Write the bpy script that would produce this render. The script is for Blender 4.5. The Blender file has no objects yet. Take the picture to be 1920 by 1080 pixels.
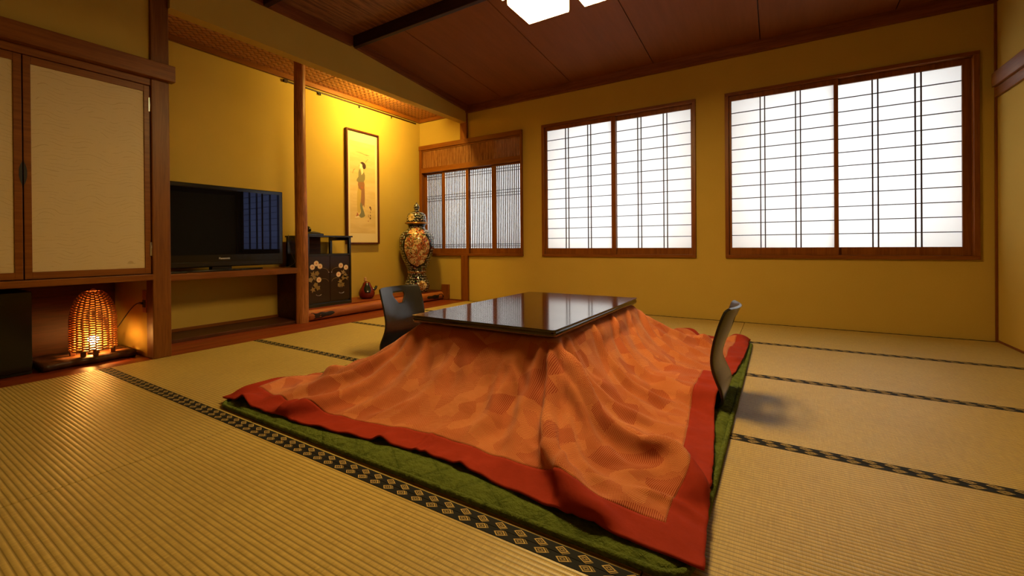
import bpy, bmesh, math, random
import numpy as np
from mathutils import Matrix, Vector

S = bpy.context.scene
COL = S.collection
random.seed(7)

# ------------------------------------------------------------------ camera
YAW, PITCH, ROLL, FPX, CYP, CAMZ = math.radians(31.6424), math.radians(-.1833), math.radians(-.4505), 807.34, 461.93, .73
fw = Vector((-math.sin(YAW)*math.cos(PITCH), math.cos(YAW)*math.cos(PITCH), math.sin(PITCH)))
rt = Vector((math.cos(YAW), math.sin(YAW), 0)); up = rt.cross(fw)
r2 = rt*math.cos(ROLL)+up*math.sin(ROLL); u2 = up*math.cos(ROLL)-rt*math.sin(ROLL)
cd = bpy.data.cameras.new('camera'); cam = bpy.data.objects.new('camera', cd); COL.objects.link(cam)
cam.matrix_world = Matrix(((r2.x, u2.x, -fw.x, 0), (r2.y, u2.y, -fw.y, 0), (r2.z, u2.z, -fw.z, CAMZ), (0, 0, 0, 1)))
cd.sensor_fit = 'HORIZONTAL'; cd.sensor_width = 36; cd.lens = 36*FPX/1920
cd.shift_y = -(540-CYP)/1920; cd.clip_start = .02
S.camera = cam

# ------------------------------------------------------------------ light
SKY_STRENGTH = 6.6          # overcast daylight behind the paper windows
PENDANT = 66.0              # lower diffusers of the ceiling lamp
PENDANT_SIDE = 2.6          # paper sides of its shades
ALCOVE = 1050.0               # tube hidden behind the alcove header
BULB = 420.0                # bulb in the woven lamp
W = bpy.data.worlds.new('daylight'); S.world = W; W.use_nodes = True
W.node_tree.nodes['Background'].inputs[0].default_value = (.88, .94, 1.0, 1)
W.node_tree.nodes['Background'].inputs[1].default_value = SKY_STRENGTH
vs = S.view_settings
vs.view_transform = 'Standard'; vs.look = 'None'; vs.gamma = 1; vs.use_curve_mapping = False; vs.exposure = 0
try:
    S.cycles.use_denoising = True
    S.cycles.max_bounces = 8; S.cycles.diffuse_bounces = 5; S.cycles.transmission_bounces = 6
    S.cycles.sample_clamp_indirect = 6
except Exception:
    pass

# ------------------------------------------------------------------ node helpers
def sock(nt, v, s):
    if isinstance(v, bpy.types.NodeSocket): nt.links.new(v, s)
    elif isinstance(v, (tuple, list)): s.default_value = (*v, 1) if len(v) == 3 and s.type == 'RGBA' else v
    else: s.default_value = v
class M:
    def __init__(self, name, rough=.5, base=(.5, .5, .5), **kw):
        self.m = bpy.data.materials.new(name); self.m.use_nodes = True
        self.nt = self.m.node_tree; self.b = self.nt.nodes['Principled BSDF']
        self.set(Roughness=rough, **{'Base Color': base}); self.set(**kw)
    def set(self, **kw):
        for k, v in kw.items(): sock(self.nt, v, self.b.inputs[k.replace('_', ' ')])
    def n(self, t, **kw):
        nd = self.nt.nodes.new('ShaderNode'+t)
        for k, v in kw.items():
            if hasattr(nd, k) and not k[0].isupper(): setattr(nd, k, v)
            else: sock(self.nt, v, nd.inputs[k.replace('_', ' ')])
        return nd
    def math(self, op, a, b=0.0, c=0.0):
        nd = self.nt.nodes.new('ShaderNodeMath'); nd.operation = op
        sock(self.nt, a, nd.inputs[0]); sock(self.nt, b, nd.inputs[1])
        if op in ('MULTIPLY_ADD', 'SMOOTH_MIN', 'COMPARE', 'WRAP'): sock(self.nt, c, nd.inputs[2])
        return nd.outputs[0]
    def step(self, v, lo, hi, a=0.0, b=1.0):
        nd = self.nt.nodes.new('ShaderNodeMapRange'); nd.interpolation_type = 'SMOOTHSTEP'
        for i, q in enumerate((v, lo, hi, a, b)): sock(self.nt, q, nd.inputs[i])
        return nd.outputs[0]
    def mix(self, f, a, b):
        nd = self.nt.nodes.new('ShaderNodeMix'); nd.data_type = 'RGBA'
        sock(self.nt, f, nd.inputs[0]); sock(self.nt, a, nd.inputs[6]); sock(self.nt, b, nd.inputs[7])
        return nd.outputs[2]
    def pos(self, scale=(1, 1, 1), kind='pos', rot=(0, 0, 0)):
        if kind == 'pos': o = self.n('NewGeometry').outputs['Position']
        else: o = self.n('TexCoord').outputs[{'obj': 'Object', 'uv': 'UV'}[kind]]
        mp = self.n('Mapping', Scale=scale, Rotation=rot); self.nt.links.new(o, mp.inputs[0])
        return mp.outputs[0]
    def xyz(self, v):
        nd = self.nt.nodes.new('ShaderNodeSeparateXYZ'); self.nt.links.new(v, nd.inputs[0]); return nd.outputs
    def noise(self, v, scale, detail=4, rough=.5):
        nd = self.n('TexNoise', Scale=scale, Detail=detail, Roughness=rough); self.nt.links.new(v, nd.inputs['Vector']); return nd.outputs[0]
    def bump(self, h, strength=.3, dist=.002):
        nd = self.n('Bump', Strength=strength, Distance=dist); self.nt.links.new(h, nd.inputs['Height'])
        self.nt.links.new(nd.outputs[0], self.b.inputs['Normal'])

def wood(name, c1, c2, axis, rough=.4, scale=30, fine=True, spec=.25):
    """grain running along the given axis"""
    m = M(name, rough); sc = [1, 1, 1]; sc[axis] = .06
    v = m.pos(tuple(sc)); g = m.noise(v, scale, 6, .6)
    g2 = m.noise(v, scale*4, 3, .6)
    f = m.math('ADD', m.math('MULTIPLY', g, .7), m.math('MULTIPLY', g2, .3))
    m.set(**{'Base Color': m.mix(m.step(f, .36, .64), c1, c2), 'Specular IOR Level': spec})
    if fine: m.bump(f, .12, .002)
    return m.m

def plaster(name, c1, c2):
    m = M(name, .92); v = m.pos()
    a = m.noise(v, 260, 4, .7); b = m.noise(v, 3, 3)
    m.set(**{'Base Color': m.mix(m.math('ADD', m.math('MULTIPLY', a, .6), m.math('MULTIPLY', b, .4)), c1, c2), 'Specular IOR Level': .15})
    m.bump(a, .25, .002); return m.m

def plain(name, c, rough=.5, **kw): return M(name, rough, c, **kw).m
def emit(name, c, s):
    m = M(name, .6, (.8, .75, .65)); m.set(**{'Emission Color': c, 'Emission Strength': s}); return m.m

MT = {}
MT['wall'] = plaster('sand_plaster', (.40, .272, .050), (.54, .375, .085))
MT['casing_z'] = wood('cedar_casing_upright', (.15, .041, .004), (.215, .068, .008), 2, .38)
MT['casing_x'] = wood('cedar_casing_level', (.15, .041, .004), (.215, .068, .008), 0, .38)
MT['casing_y'] = wood('cedar_casing_long', (.15, .043, .004), (.215, .072, .008), 1, .38)
MT['post'] = wood('cedar_post', (.135, .042, .004), (.20, .070, .008), 2, .42)
MT['log'] = wood('peeled_log', (.20, .065, .016), (.42, .16, .05), 2, .45, 45)
MT['board'] = wood('red_floor_board', (.14, .022, .005), (.22, .042, .009), 1, .40)
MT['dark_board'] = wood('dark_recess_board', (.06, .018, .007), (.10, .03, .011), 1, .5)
MT['rail'] = wood('toko_rail_log', (.26, .07, .018), (.38, .12, .035), 1, .38)
MT['bar'] = plain('lattice_bar', (.030, .010, .005), .5)
MT['ply'] = wood('ceiling_plywood', (.165, .047, .006), (.190, .055, .008), 1, .7, 9, False)
MT['beam'] = wood('dark_beam', (.020, .005, .003), (.034, .009, .005), 0, .5)
MT['trim'] = wood('ceiling_trim', (.13, .035, .010), (.20, .06, .018), 0, .5)
MT['trim_y'] = wood('ceiling_trim_long', (.13, .035, .010), (.20, .06, .018), 1, .5)
MT['lacquer'] = plain('black_lacquer', (.007, .006, .006), .22)
MT['black'] = plain('black_plastic', (.004, .004, .005), .16)
MT['matte_black'] = plain('matte_black', (.008, .007, .007), .55)
MT['steel'] = plain('steel_hinge', (.6, .6, .6), .3, Metallic=1.0)
MT['gold'] = plain('gold_paint', (.55, .33, .10), .4, Metallic=.4)
MT['white_plastic'] = plain('white_plastic', (.7, .68, .62), .4)

def m_streak():
    m = M('grass_ceiling', .7); v = m.pos((1, .05, 1)); a = m.noise(v, 160, 3, .7); b = m.noise(v, 40, 3)
    f = m.math('ADD', m.math('MULTIPLY', a, .6), m.math('MULTIPLY', b, .4))
    m.set(**{'Base Color': m.mix(m.step(f, .38, .62), (.10, .032, .010), (.27, .11, .036))}); m.bump(a, .4, .003); return m.m
MT['grass'] = m_streak()
def m_ajiro():
    m = M('basketwork_ceiling', .55); p = m.xyz(m.pos((22, 22, 1), rot=(0, 0, .785)))
    fx = m.math('FRACT', p[0]); fy = m.math('FRACT', p[1])
    ch = m.math('MODULO', m.math('ABSOLUTE', m.math('ADD', m.math('FLOOR', p[0]), m.math('FLOOR', p[1]))), 2.0)
    a = m.math('SINE', m.math('MULTIPLY', fx, math.pi)); b = m.math('SINE', m.math('MULTIPLY', fy, math.pi))
    hgt = m.math('ADD', m.math('MULTIPLY', a, ch), m.math('MULTIPLY', b, m.math('SUBTRACT', 1.0, ch)))
    m.set(**{'Base Color': m.mix(m.step(hgt, .1, .9), (.16, .05, .014), (.42, .17, .05))}); m.bump(hgt, .8, .006); return m.m
MT['ajiro'] = m_ajiro()

def m_tatami():
    m = M('tatami_rush', .40); P = m.n('NewGeometry').outputs['Position']; x = m.xyz(P)
    rib = m.math('SINE', m.math('MULTIPLY', x[1], 2*math.pi/.0148))
    mp = m.pos((1, .03, 1)); st = m.noise(mp, 420, 2, .6); big = m.noise(m.pos(), 1.7, 3)
    mp2 = m.pos((.35, 1.2, 1)); mid = m.noise(mp2, 60, 2)
    f = m.math('ADD', m.math('MULTIPLY', st, .5), m.math('ADD', m.math('MULTIPLY', big, .25), m.math('MULTIPLY', mid, .25)))
    c = m.mix(m.step(f, .35, .65), (.39, .275, .080), (.57, .425, .13))
    c2 = m.mix(m.step(rib, -1.0, -.3), (.26, .185, .05), c)
    m.set(**{'Base Color': c2, 'Specular IOR Level': .5})
    h = m.math('ADD', m.math('MULTIPLY', m.math('POWER', m.math('ABSOLUTE', m.math('ADD', m.math('MULTIPLY', rib, .5), .5)), .6), 1.0), m.math('MULTIPLY', st, .35))
    m.bump(h, .50, .0020); return m.m
MT['tatami'] = m_tatami()
def m_heri():
    m = M('black_brocade_edging', .62); x = m.xyz(m.n('NewGeometry').outputs['Position'])
    v = m.math('MULTIPLY', m.math('SUBTRACT', m.math('FRACT', m.math('ADD', m.math('DIVIDE', m.math('SUBTRACT', x[1], .02), .9), .5)), .5), .9)
    side = m.math('SIGN', v); dv = m.math('SUBTRACT', m.math('ABSOLUTE', v), .0135)
    def diamond(ox, ov, wx=.0175, wv=.0118):
        uu = m.math('DIVIDE', m.math('ADD', m.math('ADD', x[0], ox), m.math('MULTIPLY', side, .007)), .058)
        du = m.math('MULTIPLY', m.math('SUBTRACT', m.math('FRACT', uu), .5), .058)
        dd = m.math('ADD', dv, ov)
        # rhombus leaning along the band, as the woven lozenges do
        return m.math('ADD', m.math('DIVIDE', m.math('ABSOLUTE', m.math('ADD', du, m.math('MULTIPLY', dd, .25))), wx), m.math('DIVIDE', m.math('ABSOLUTE', dd), wv))
    d1 = diamond(0, 0); d2 = diamond(-.005, .002)
    ring = lambda d, a, b: m.math('MULTIPLY', m.step(d, a-.06, a), m.math('SUBTRACT', 1.0, m.step(d, b, b+.06)))
    back = m.math('MULTIPLY', ring(d2, .8, 1.0), .5)
    front = m.math('MAXIMUM', ring(d1, .78, .98), m.math('MULTIPLY', ring(d1, .25, .5), .55))
    clear = m.step(d1, .98, 1.05)
    g = m.math('MAXIMUM', front, m.math('MULTIPLY', back, clear))
    wv = m.noise(m.pos((1, 1, 1)), 900, 2)
    base = m.mix(wv, (.008, .009, .012), (.016, .017, .022))
    m.set(**{'Base Color': m.mix(g, base, (.50, .36, .13)), 'Specular IOR Level': .08}); m.bump(wv, .3, .001); return m.m
MT['heri'] = m_heri()

def m_paper():
    m = bpy.data.materials.new('shoji_paper'); m.use_nodes = True; nt = m.node_tree
    for n in list(nt.nodes): nt.nodes.remove(n)
    o = nt.nodes.new('ShaderNodeOutputMaterial'); t = nt.nodes.new('ShaderNodeBsdfTranslucent'); d = nt.nodes.new('ShaderNodeBsdfDiffuse'); a = nt.nodes.new('ShaderNodeMixShader')
    t.inputs[0].default_value = (.88, .88, .86, 1); d.inputs[0].default_value = (.75, .73, .68, 1); a.inputs[0].default_value = .4
    nt.links.new(t.outputs[0], a.inputs[1]); nt.links.new(d.outputs[0], a.inputs[2]); nt.links.new(a.outputs[0], o.inputs[0]); return m
MT['paper'] = m_paper()
def m_fusuma():
    m = M('wave_pattern_paper', .5); v = m.xyz(m.pos())
    nz = m.noise(m.pos((1, 3, 5)), 2.6, 1)
    w = m.math('ADD', m.math('MULTIPLY', v[2], 46.0), m.math('MULTIPLY', nz, 3.2))
    w = m.math('ADD', w, m.math('MULTIPLY', m.math('SINE', m.math('MULTIPLY', v[1], 34.0)), .45))
    l = m.math('ABSOLUTE', m.math('SUBTRACT', m.math('FRACT', w), .5))
    gap = m.step(m.noise(m.pos((1, 9, 20)), 1.6, 2), .45, .55)
    ln = m.math('MULTIPLY', m.math('SUBTRACT', 1.0, m.step(l, .02, .07)), gap)
    gr = m.noise(m.pos(), 420, 3, .7)
    c = m.mix(gr, (.50, .39, .19), (.62, .50, .27))
    m.set(**{'Base Color': m.mix(m.math('MULTIPLY', ln, .5), c, (.30, .20, .08)), 'Roughness': m.step(gr, .4, .7, .42, .6), 'Specular IOR Level': .5})
    m.bump(gr, .5, .0015); return m.m
MT['fusuma'] = m_fusuma()

def m_quilt():
    m = M('patchwork_print_cotton', .88); uv = m.pos((1, 1, 1), 'uv')
    vo = m.n('TexVoronoi', voronoi_dimensions='2D', Scale=11.5, Randomness=.75); m.nt.links.new(uv, vo.inputs['Vector'])
    sep = m.nt.nodes.new('ShaderNodeSeparateColor'); m.nt.links.new(vo.outputs['Color'], sep.inputs[0])
    vo2 = m.n('TexVoronoi', voronoi_dimensions='2D', Scale=17.0, Randomness=.9); m.nt.links.new(uv, vo2.inputs['Vector'])
    sep2 = m.nt.nodes.new('ShaderNodeSeparateColor'); m.nt.links.new(vo2.outputs['Color'], sep2.inputs[0])
    def dots(rot, sx, sy):
        p = m.xyz(m.pos((sx, sy, 1), 'uv', (0, 0, rot)))
        return m.math('MULTIPLY', m.math('SINE', p[0]), m.math('SINE', p[1]))
    d1 = m.step(dots(.6, 1180, 1180), -.15, .3); d2 = m.step(dots(-.3, 1450, 900), -.12, .3); d3 = m.step(dots(1.1, 900, 1450), -.35, .15)
    stripe = m.step(m.math('SINE', m.xyz(m.pos((1500, 1, 1), 'uv', (0, 0, -.7)))[0]), -.1, .5)
    w = m.math('GREATER_THAN', sep.outputs[1], .5)
    dm = m.nt.nodes.new('ShaderNodeMix'); sock(m.nt, w, dm.inputs[0]); sock(m.nt, d1, dm.inputs[2]); sock(m.nt, d2, dm.inputs[3])
    dark = m.math('GREATER_THAN', sep.outputs[0], .78)
    dm2 = m.nt.nodes.new('ShaderNodeMix'); sock(m.nt, m.math('GREATER_THAN', sep2.outputs[0], .62), dm2.inputs[0]); sock(m.nt, dm.outputs[0], dm2.inputs[2]); sock(m.nt, d3, dm2.inputs[3])
    light = m.mix(sep2.outputs[1], (.62, .225, .075), (.68, .27, .10))
    dmx = m.nt.nodes.new('ShaderNodeMix'); sock(m.nt, dark, dmx.inputs[0]); sock(m.nt, dm2.outputs[0], dmx.inputs[2]); sock(m.nt, stripe, dmx.inputs[3])
    amount = m.math('MULTIPLY', dmx.outputs[0], m.math('SUBTRACT', 1.0, m.math('MULTIPLY', dark, .42)))
    c = m.mix(amount, (.31, .046, .018), light)
    m.set(**{'Base Color': c, 'Specular IOR Level': .12, 'Sheen Weight': .12, 'Sheen Roughness': .5})
    fold = m.noise(m.pos((1, 1, 1), 'uv'), 14, 3, .5)
    m.bump(m.math('ADD', m.math('MULTIPLY', dm2.outputs[0], .1), m.math('MULTIPLY', fold, 2.0)), .35, .008); return m.m
MT['quilt'] = m_quilt()
def m_hem():
    m = M('red_cotton_border', .85); a = m.noise(m.pos((1, 1, 1), 'uv'), 26, 3); b = m.noise(m.pos((1, 1, 1), 'uv'), 600, 2)
    m.set(**{'Base Color': m.mix(a, (.25, .021, .009), (.33, .031, .013)), 'Specular IOR Level': .12}); m.bump(m.math('ADD', a, m.math('MULTIPLY', b, .12)), .4, .006); return m.m
MT['hem'] = m_hem()
def m_green():
    m = M('green_quilted_cotton', .9); p = m.xyz(m.pos((9, 9, 1), rot=(0, 0, .6)))
    tri = lambda q: m.math('ABSOLUTE', m.math('SINE', m.math('MULTIPLY', q, math.pi)))
    q = m.math('MINIMUM', tri(p[0]), tri(p[1])); cr = m.noise(m.pos((1, 1, 1), rot=(0, 0, .4)), 48, 4, .65)
    h = m.math('ADD', m.math('MULTIPLY', m.math('POWER', q, .4), .45), m.math('MULTIPLY', cr, 1.7))
    m.set(**{'Base Color': m.mix(m.step(h, .4, 1.5), (.050, .072, .011), (.115, .150, .026)), 'Specular IOR Level': .1}); m.bump(h, .9, .010); return m.m
MT['green'] = m_green()
def m_table():
    m = M('dark_lacquered_wood', .16); g = m.noise(m.pos((1, .05, 1)), 60, 5, .6)
    m.set(**{'Base Color': m.mix(m.step(g, .4, .65), (.010, .004, .003), (.034, .011, .006)), 'Roughness': .10, 'IOR': 1.85}); return m.m
MT['table'] = m_table()
MT['chair'] = plain('black_bentwood', (.012, .011, .011), .26)

# ------------------------------------------------------------------ mesh helpers
class MB:
    def __init__(s): s.v = []; s.f = []; s.uv = None; s.sm = []
    def add(s, vs, fs, smooth=False):
        o = len(s.v); s.v += [tuple(q) for q in vs]; s.f += [tuple(i+o for i in q) for q in fs]; s.sm += [smooth]*len(fs); return s
    def box(s, x0, x1, y0, y1, z0, z1):
        v = [(x, y, z) for z in (z0, z1) for y in (y0, y1) for x in (x0, x1)]
        return s.add(v, [(0, 2, 3, 1), (4, 5, 7, 6), (0, 1, 5, 4), (2, 6, 7, 3), (0, 4, 6, 2), (1, 3, 7, 5)])
    def obox(s, c, ax, ay, az):
        c, ax, ay, az = map(Vector, (c, ax, ay, az))
        v = [c+ax*i+ay*j+az*k for k in (-1, 1) for j in (-1, 1) for i in (-1, 1)]
        return s.add(v, [(0, 2, 3, 1), (4, 5, 7, 6), (0, 1, 5, 4), (2, 6, 7, 3), (0, 4, 6, 2), (1, 3, 7, 5)])
    def lathe(s, prof, c=(0, 0, 0), n=40, cap=True):
        cx, cy, cz = c; o = []
        for r, z in prof:
            for k in range(n):
                a = 2*math.pi*k/n; o.append((cx+r*math.cos(a), cy+r*math.sin(a), cz+z))
        f = []
        for i in range(len(prof)-1):
            for k in range(n):
                k2 = (k+1) % n; f.append((i*n+k, i*n+k2, (i+1)*n+k2, (i+1)*n+k))
        s.add(o, f, True)
        if cap:
            b = len(s.v)-len(o)
            s.f.append(tuple(b+k for k in range(n))[::-1]); s.sm.append(False)
            s.f.append(tuple(b+(len(prof)-1)*n+k for k in range(n))); s.sm.append(False)
        return s
    def tube(s, pts, r, n=8):
        pts = [Vector(p) for p in pts]; o = []; f = []
        rr = r if isinstance(r, (list, tuple)) else [r]*len(pts)
        for i, p in enumerate(pts):
            t = (pts[min(i+1, len(pts)-1)]-pts[max(i-1, 0)]).normalized()
            a = t.cross(Vector((0, 0, 1))); a = a.normalized() if a.length > 1e-4 else Vector((1, 0, 0)); b = t.cross(a)
            for k in range(n):
                w = 2*math.pi*k/n; o.append(p+a*rr[i]*math.cos(w)+b*rr[i]*math.sin(w))
        for i in range(len(pts)-1):
            for k in range(n):
                k2 = (k+1) % n; f.append((i*n+k, i*n+k2, (i+1)*n+k2, (i+1)*n+k))
        s.add(o, f, True); b = len(s.v)-len(o)
        s.f.append(tuple(b+k for k in range(n))[::-1]); s.sm.append(False)
        s.f.append(tuple(b+(len(pts)-1)*n+k for k in range(n))); s.sm.append(False)
        return s
    def prism(s, poly, axis, a0, a1):
        """extrude a polygon (two coordinates, the other axes in order) along an axis"""
        n = len(poly); o = []
        for a in (a0, a1):
            for p, q in poly:
                c = [p, q]; c.insert(axis, a); o.append(tuple(c))
        s.add(o, [tuple(range(n))[::-1], tuple(range(n, 2*n))]+[(i, (i+1) % n, n+(i+1) % n, n+i) for i in range(n)]); return s
    def build(s, name, mat, parent=None, bevel=0, seg=2, kind=None, label=None):
        off = root_of(parent)
        me = bpy.data.meshes.new(name); me.from_pydata([(x-off[0], y-off[1], z-off[2]) for x, y, z in s.v], [], s.f)
        bm = bmesh.new(); bm.from_mesh(me); bmesh.ops.recalc_face_normals(bm, faces=bm.faces); bm.to_mesh(me); bm.free()
        for p, q in zip(me.polygons, s.sm): p.use_smooth = q
        me.materials.append(MT[mat] if isinstance(mat, str) else mat)
        o = bpy.data.objects.new(name, me); COL.objects.link(o)
        if parent: o.parent = parent
        if bevel:
            b = o.modifiers.new('bevel', 'BEVEL'); b.width = bevel; b.segments = seg; b.limit_method = 'ANGLE'
        if kind: o['kind'] = kind
        if label: o['label'] = label
        return o
def root_of(o):
    while o is not None and o.parent is not None: o = o.parent
    return tuple(o.location) if o is not None else (0, 0, 0)
def tag(o, label, cat, group=None, kind=None):
    o['label'] = label; o['category'] = cat
    if group: o['group'] = group
    if kind: o['kind'] = kind
    return o
def thing(name, loc, label, cat, group=None, kind=None):
    o = bpy.data.objects.new(name, None); o.empty_display_size = .05; COL.objects.link(o); o.location = loc
    return tag(o, label, cat, group, kind)
def box(name, mat, parent, *c, bevel=0, **kw): return MB().box(*c).build(name, mat, parent, bevel, **kw)
def struct(name, mat, label, cat, *c, bevel=0):
    return tag(MB().box(*c).build(name, mat, None, bevel), label, cat, kind='structure')
def piece(src, parent, dx=0, dy=0, dz=0):
    """a copy of an alike piece that shares its mesh"""
    o = src.copy(); COL.objects.link(o); o.parent = parent; o.location = (dx, dy, dz); return o

# ------------------------------------------------------------------ room shell
XL, XR, YB, YN = -3.48, 1.36, 4.51, -.95
XA = -4.30                                     # back wall of the alcoves
floor = struct('floor', 'dark_board', 'room floor laid with straw mats and a red board strip', 'floor', -4.45, 1.5, -1.1, 4.7, -.12, -.05)
xs = [XL, -1.87, -.26, XR]; ys = [-.88, .02, .92, 1.82, 2.72, 3.62, YB]
src = None
for r in range(6):
    for c in range(3):
        x0, x1, y0, y1 = xs[c], xs[c+1], ys[r], ys[r+1]
        t = MB().box(x0+.0012, x1-.0012, y0+.001, y1-.001, -.05, 0).build('tatami_mat', 'tatami', floor, .003)
        for ya, yb in ((y0+.0005, y0+.0285), (y1-.0285, y1-.0005)):
            MB().box(x0+.001, x1-.001, ya, yb, -.048, .0012).build('cloth_edging', 'heri', t, .001)
for i, (xa, xb) in enumerate(((-3.64, -3.4825), (-3.80, -3.642), (-3.96, -3.802), (-4.13, -3.962), (-4.30, -4.132))):
    MB().box(xa, xb, -.95, YB, -.05, -.002).build('floor_plank', 'board' if i < 3 else 'dark_board', floor, .002)

# walls -------------------------------------------------------------
W1 = (-4.285, -2.615, .593, 2.122); W2 = (-2.353, -.671, .593, 2.132); W3 = (-.415, 1.269, .593, 2.132)
wb = MB(); ZT = 2.80; T = .11
hx = [(W1[0]+.012, W1[1]-.012, W1[2]+.012, W1[3]-.012), (W2[0]+.012, W2[1]-.012, W2[2]+.012, W2[3]-.012), (W3[0]+.012, W3[1]-.012, W3[2]+.012, W3[3]-.012)]
edges = [-4.42]+[q for h in hx for q in h[:2]]+[1.48]
for i in range(0, len(edges), 2): wb.box(edges[i], edges[i+1], YB, YB+T, -.1, ZT)
for h in hx: wb.box(h[0], h[1], YB, YB+T, -.1, h[2]); wb.box(h[0], h[1], YB, YB+T, h[3], ZT)
wall_back = tag(wb.build('wall_back', 'wall'), 'mustard sand-plastered wall with three paper windows', 'wall', kind='structure')
struct('wall_right', 'wall', 'mustard plaster wall at the right edge of the room', 'wall', XR, XR+.1, YN-.1, YB, -.1, ZT)
struct('wall_near', 'wall', 'plaster wall behind the viewer', 'wall', -4.42, XR, YN-.1, YN, -.1, ZT)
struct('wall_alcove', 'wall', 'yellow-lit plaster wall at the back of the alcoves', 'wall', XA-.1, XA, YN, YB, -.1, 2.62)
struct('wall_left', 'wall', 'dark plaster wall above the papered cupboard doors', 'wall', XL-.09, XL-.02, YN, 1.17, 1.90, ZT)
struct('wall_header', 'wall', 'plaster header hanging over the alcove opening', 'wall', -3.55, -3.45, 1.262, YB, 2.335, ZT)
struct('wall_divider', 'wall', 'plaster partition between cupboard recess and television alcove', 'wall', XA, -3.575, 1.172, 1.262, -.05, 2.62)

# ceiling -----------------------------------------------------------
ceiling = struct('ceiling', 'ply', 'room ceiling of straw matting, dark beams and sloping plywood', 'ceiling', -4.42, 1.48, -1.1, 4.62, ZT, ZT+.08)
by = [2.695, 1.855, 1.015, .175, -.665]
for i, y in enumerate(by):
    MB().box(-3.41, XR-.04, y, y+.042, 2.615, 2.79).build('beam', 'beam', ceiling, .004)
spans = [(1.897, 2.695), (1.057, 1.855), (.217, 1.015), (-.623, .175), (-.95, -.665)]
for a, b in spans:
    MB().box(-3.45, XR, a, b, 2.722, 2.735).build('straw_panel', 'grass', ceiling)
px = [-3.45, -2.885, -1.965, -1.055, -.122, .80, XR]
for a, b in zip(px, px[1:]):
    y0, y1 = 2.737, YB; z0, z1 = 2.700, 2.547
    MB().add([(a+.004, y0, z0), (b-.004, y0, z0), (b-.004, y1, z1), (a+.004, y1, z1)]+[(a+.004, y0, z0+.012), (b-.004, y0, z0+.012), (b-.004, y1, z1+.012), (a+.004, y1, z1+.012)],
             [(0, 1, 2, 3), (7, 6, 5, 4), (0, 4, 5, 1), (1, 5, 6, 2), (2, 6, 7, 3), (3, 7, 4, 0)]).build('plywood_panel', 'ply', ceiling)
MB().add([(-3.45, 2.737, 2.712), (XR, 2.737, 2.712), (XR, YB, 2.559), (-3.45, YB, 2.559), (-3.45, 2.737, 2.74), (XR, 2.737, 2.74), (XR, YB, 2.59), (-3.45, YB, 2.59)],
         [(0, 1, 2, 3), (7, 6, 5, 4), (0, 4, 5, 1), (1, 5, 6, 2), (2, 6, 7, 3), (3, 7, 4, 0)]).build('seam_backing', 'beam', ceiling)
def trim(n, mat, label, *c, bevel=.004): return struct('trim_%d' % n, mat, label, 'trim', *c, bevel=bevel)
trim(1, 'trim', 'brown cornice rail along the top of the window wall', -3.45, XR, 4.462, YB, 2.456, 2.552)
# cornice on the header: level beside the straw ceiling, sloping with the plywood
tb = MB()
tb.box(-3.45, -3.412, YN, 2.70, 2.632, 2.725)
tb.add([(-3.45, 2.737, 2.630), (-3.412, 2.737, 2.630), (-3.412, 4.462, 2.478), (-3.45, 4.462, 2.478), (-3.45, 2.737, 2.71), (-3.412, 2.737, 2.71), (-3.412, 4.462, 2.556), (-3.45, 4.462, 2.556)],
       [(0, 3, 2, 1), (4, 5, 6, 7), (0, 1, 5, 4), (1, 2, 6, 5), (2, 3, 7, 6), (3, 0, 4, 7)])
tag(tb.build('trim_2', 'trim_y', None, .003), 'brown cornice along the plaster header', 'trim', kind='structure')
trim(3, 'trim_y', 'cornice at the top of the right wall', XR-.04, XR, YN, 4.462, 2.456, 2.73)
# timber frame
trim(4, 'post', 'square cedar post between cupboard and television alcove', -3.59, XL-.002, 1.165, 1.266, -.002, ZT, bevel=.006)
trim(5, 'casing_y', 'wide cedar lintel rail above the cupboard doors', -3.50, -3.438, YN, 1.287, 1.838, 1.945)
trim(6, 'casing_z', 'cedar post below the slatted corner window', -3.552, -3.442, 4.478, YB, 0, .596)
trim(7, 'casing_z', 'cedar post above the slatted corner window', -3.552, -3.442, 4.478, YB, 2.12, 2.458)
trim(8, 'casing_z', 'thin red-brown corner strip beside the large window', XR-.014, XR, 4.494, YB, 0, 2.456, bevel=.002)
nr = MB(); nr.box(1.318, XR, YN, 4.46, 1.835, 1.935)
tag(nr.build('trim_9', 'casing_y', None, .004), 'cedar rail running along the right wall', 'trim', kind='structure')
trim(10, 'casing_y', 'narrow door-head rail below the right wall rail', 1.338, XR, YN, 4.48, 1.765, 1.834)
trim(11, 'trim_y', 'thin skirting strip at the foot of the right wall', XR-.008, XR, YN, 4.49, 0, .014, bevel=.002)
# alcove ceiling, cornices
ac = MB().box(XA, -3.55, 1.262, YB, 2.512, 2.56).build('ceiling_alcove', 'beam'); tag(ac, 'low basketwork ceiling over the alcoves', 'ceiling', kind='structure')
for a, b in ((1.264, 2.862), (2.872, YB-.002)):
    MB().box(XA+.002, -3.552, a, b, 2.500, 2.512).build('basketwork_panel', 'ajiro', ac)
trim(12, 'casing_y', 'cedar cornice at the top of the alcove back wall', XA, XA+.035, 1.262, YB, 2.452, 2.50)
trim(13, 'casing_x', 'cedar cornice over the corner window inside the alcove', XA+.035, -3.552, YB-.035, YB, 2.452, 2.50)

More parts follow.
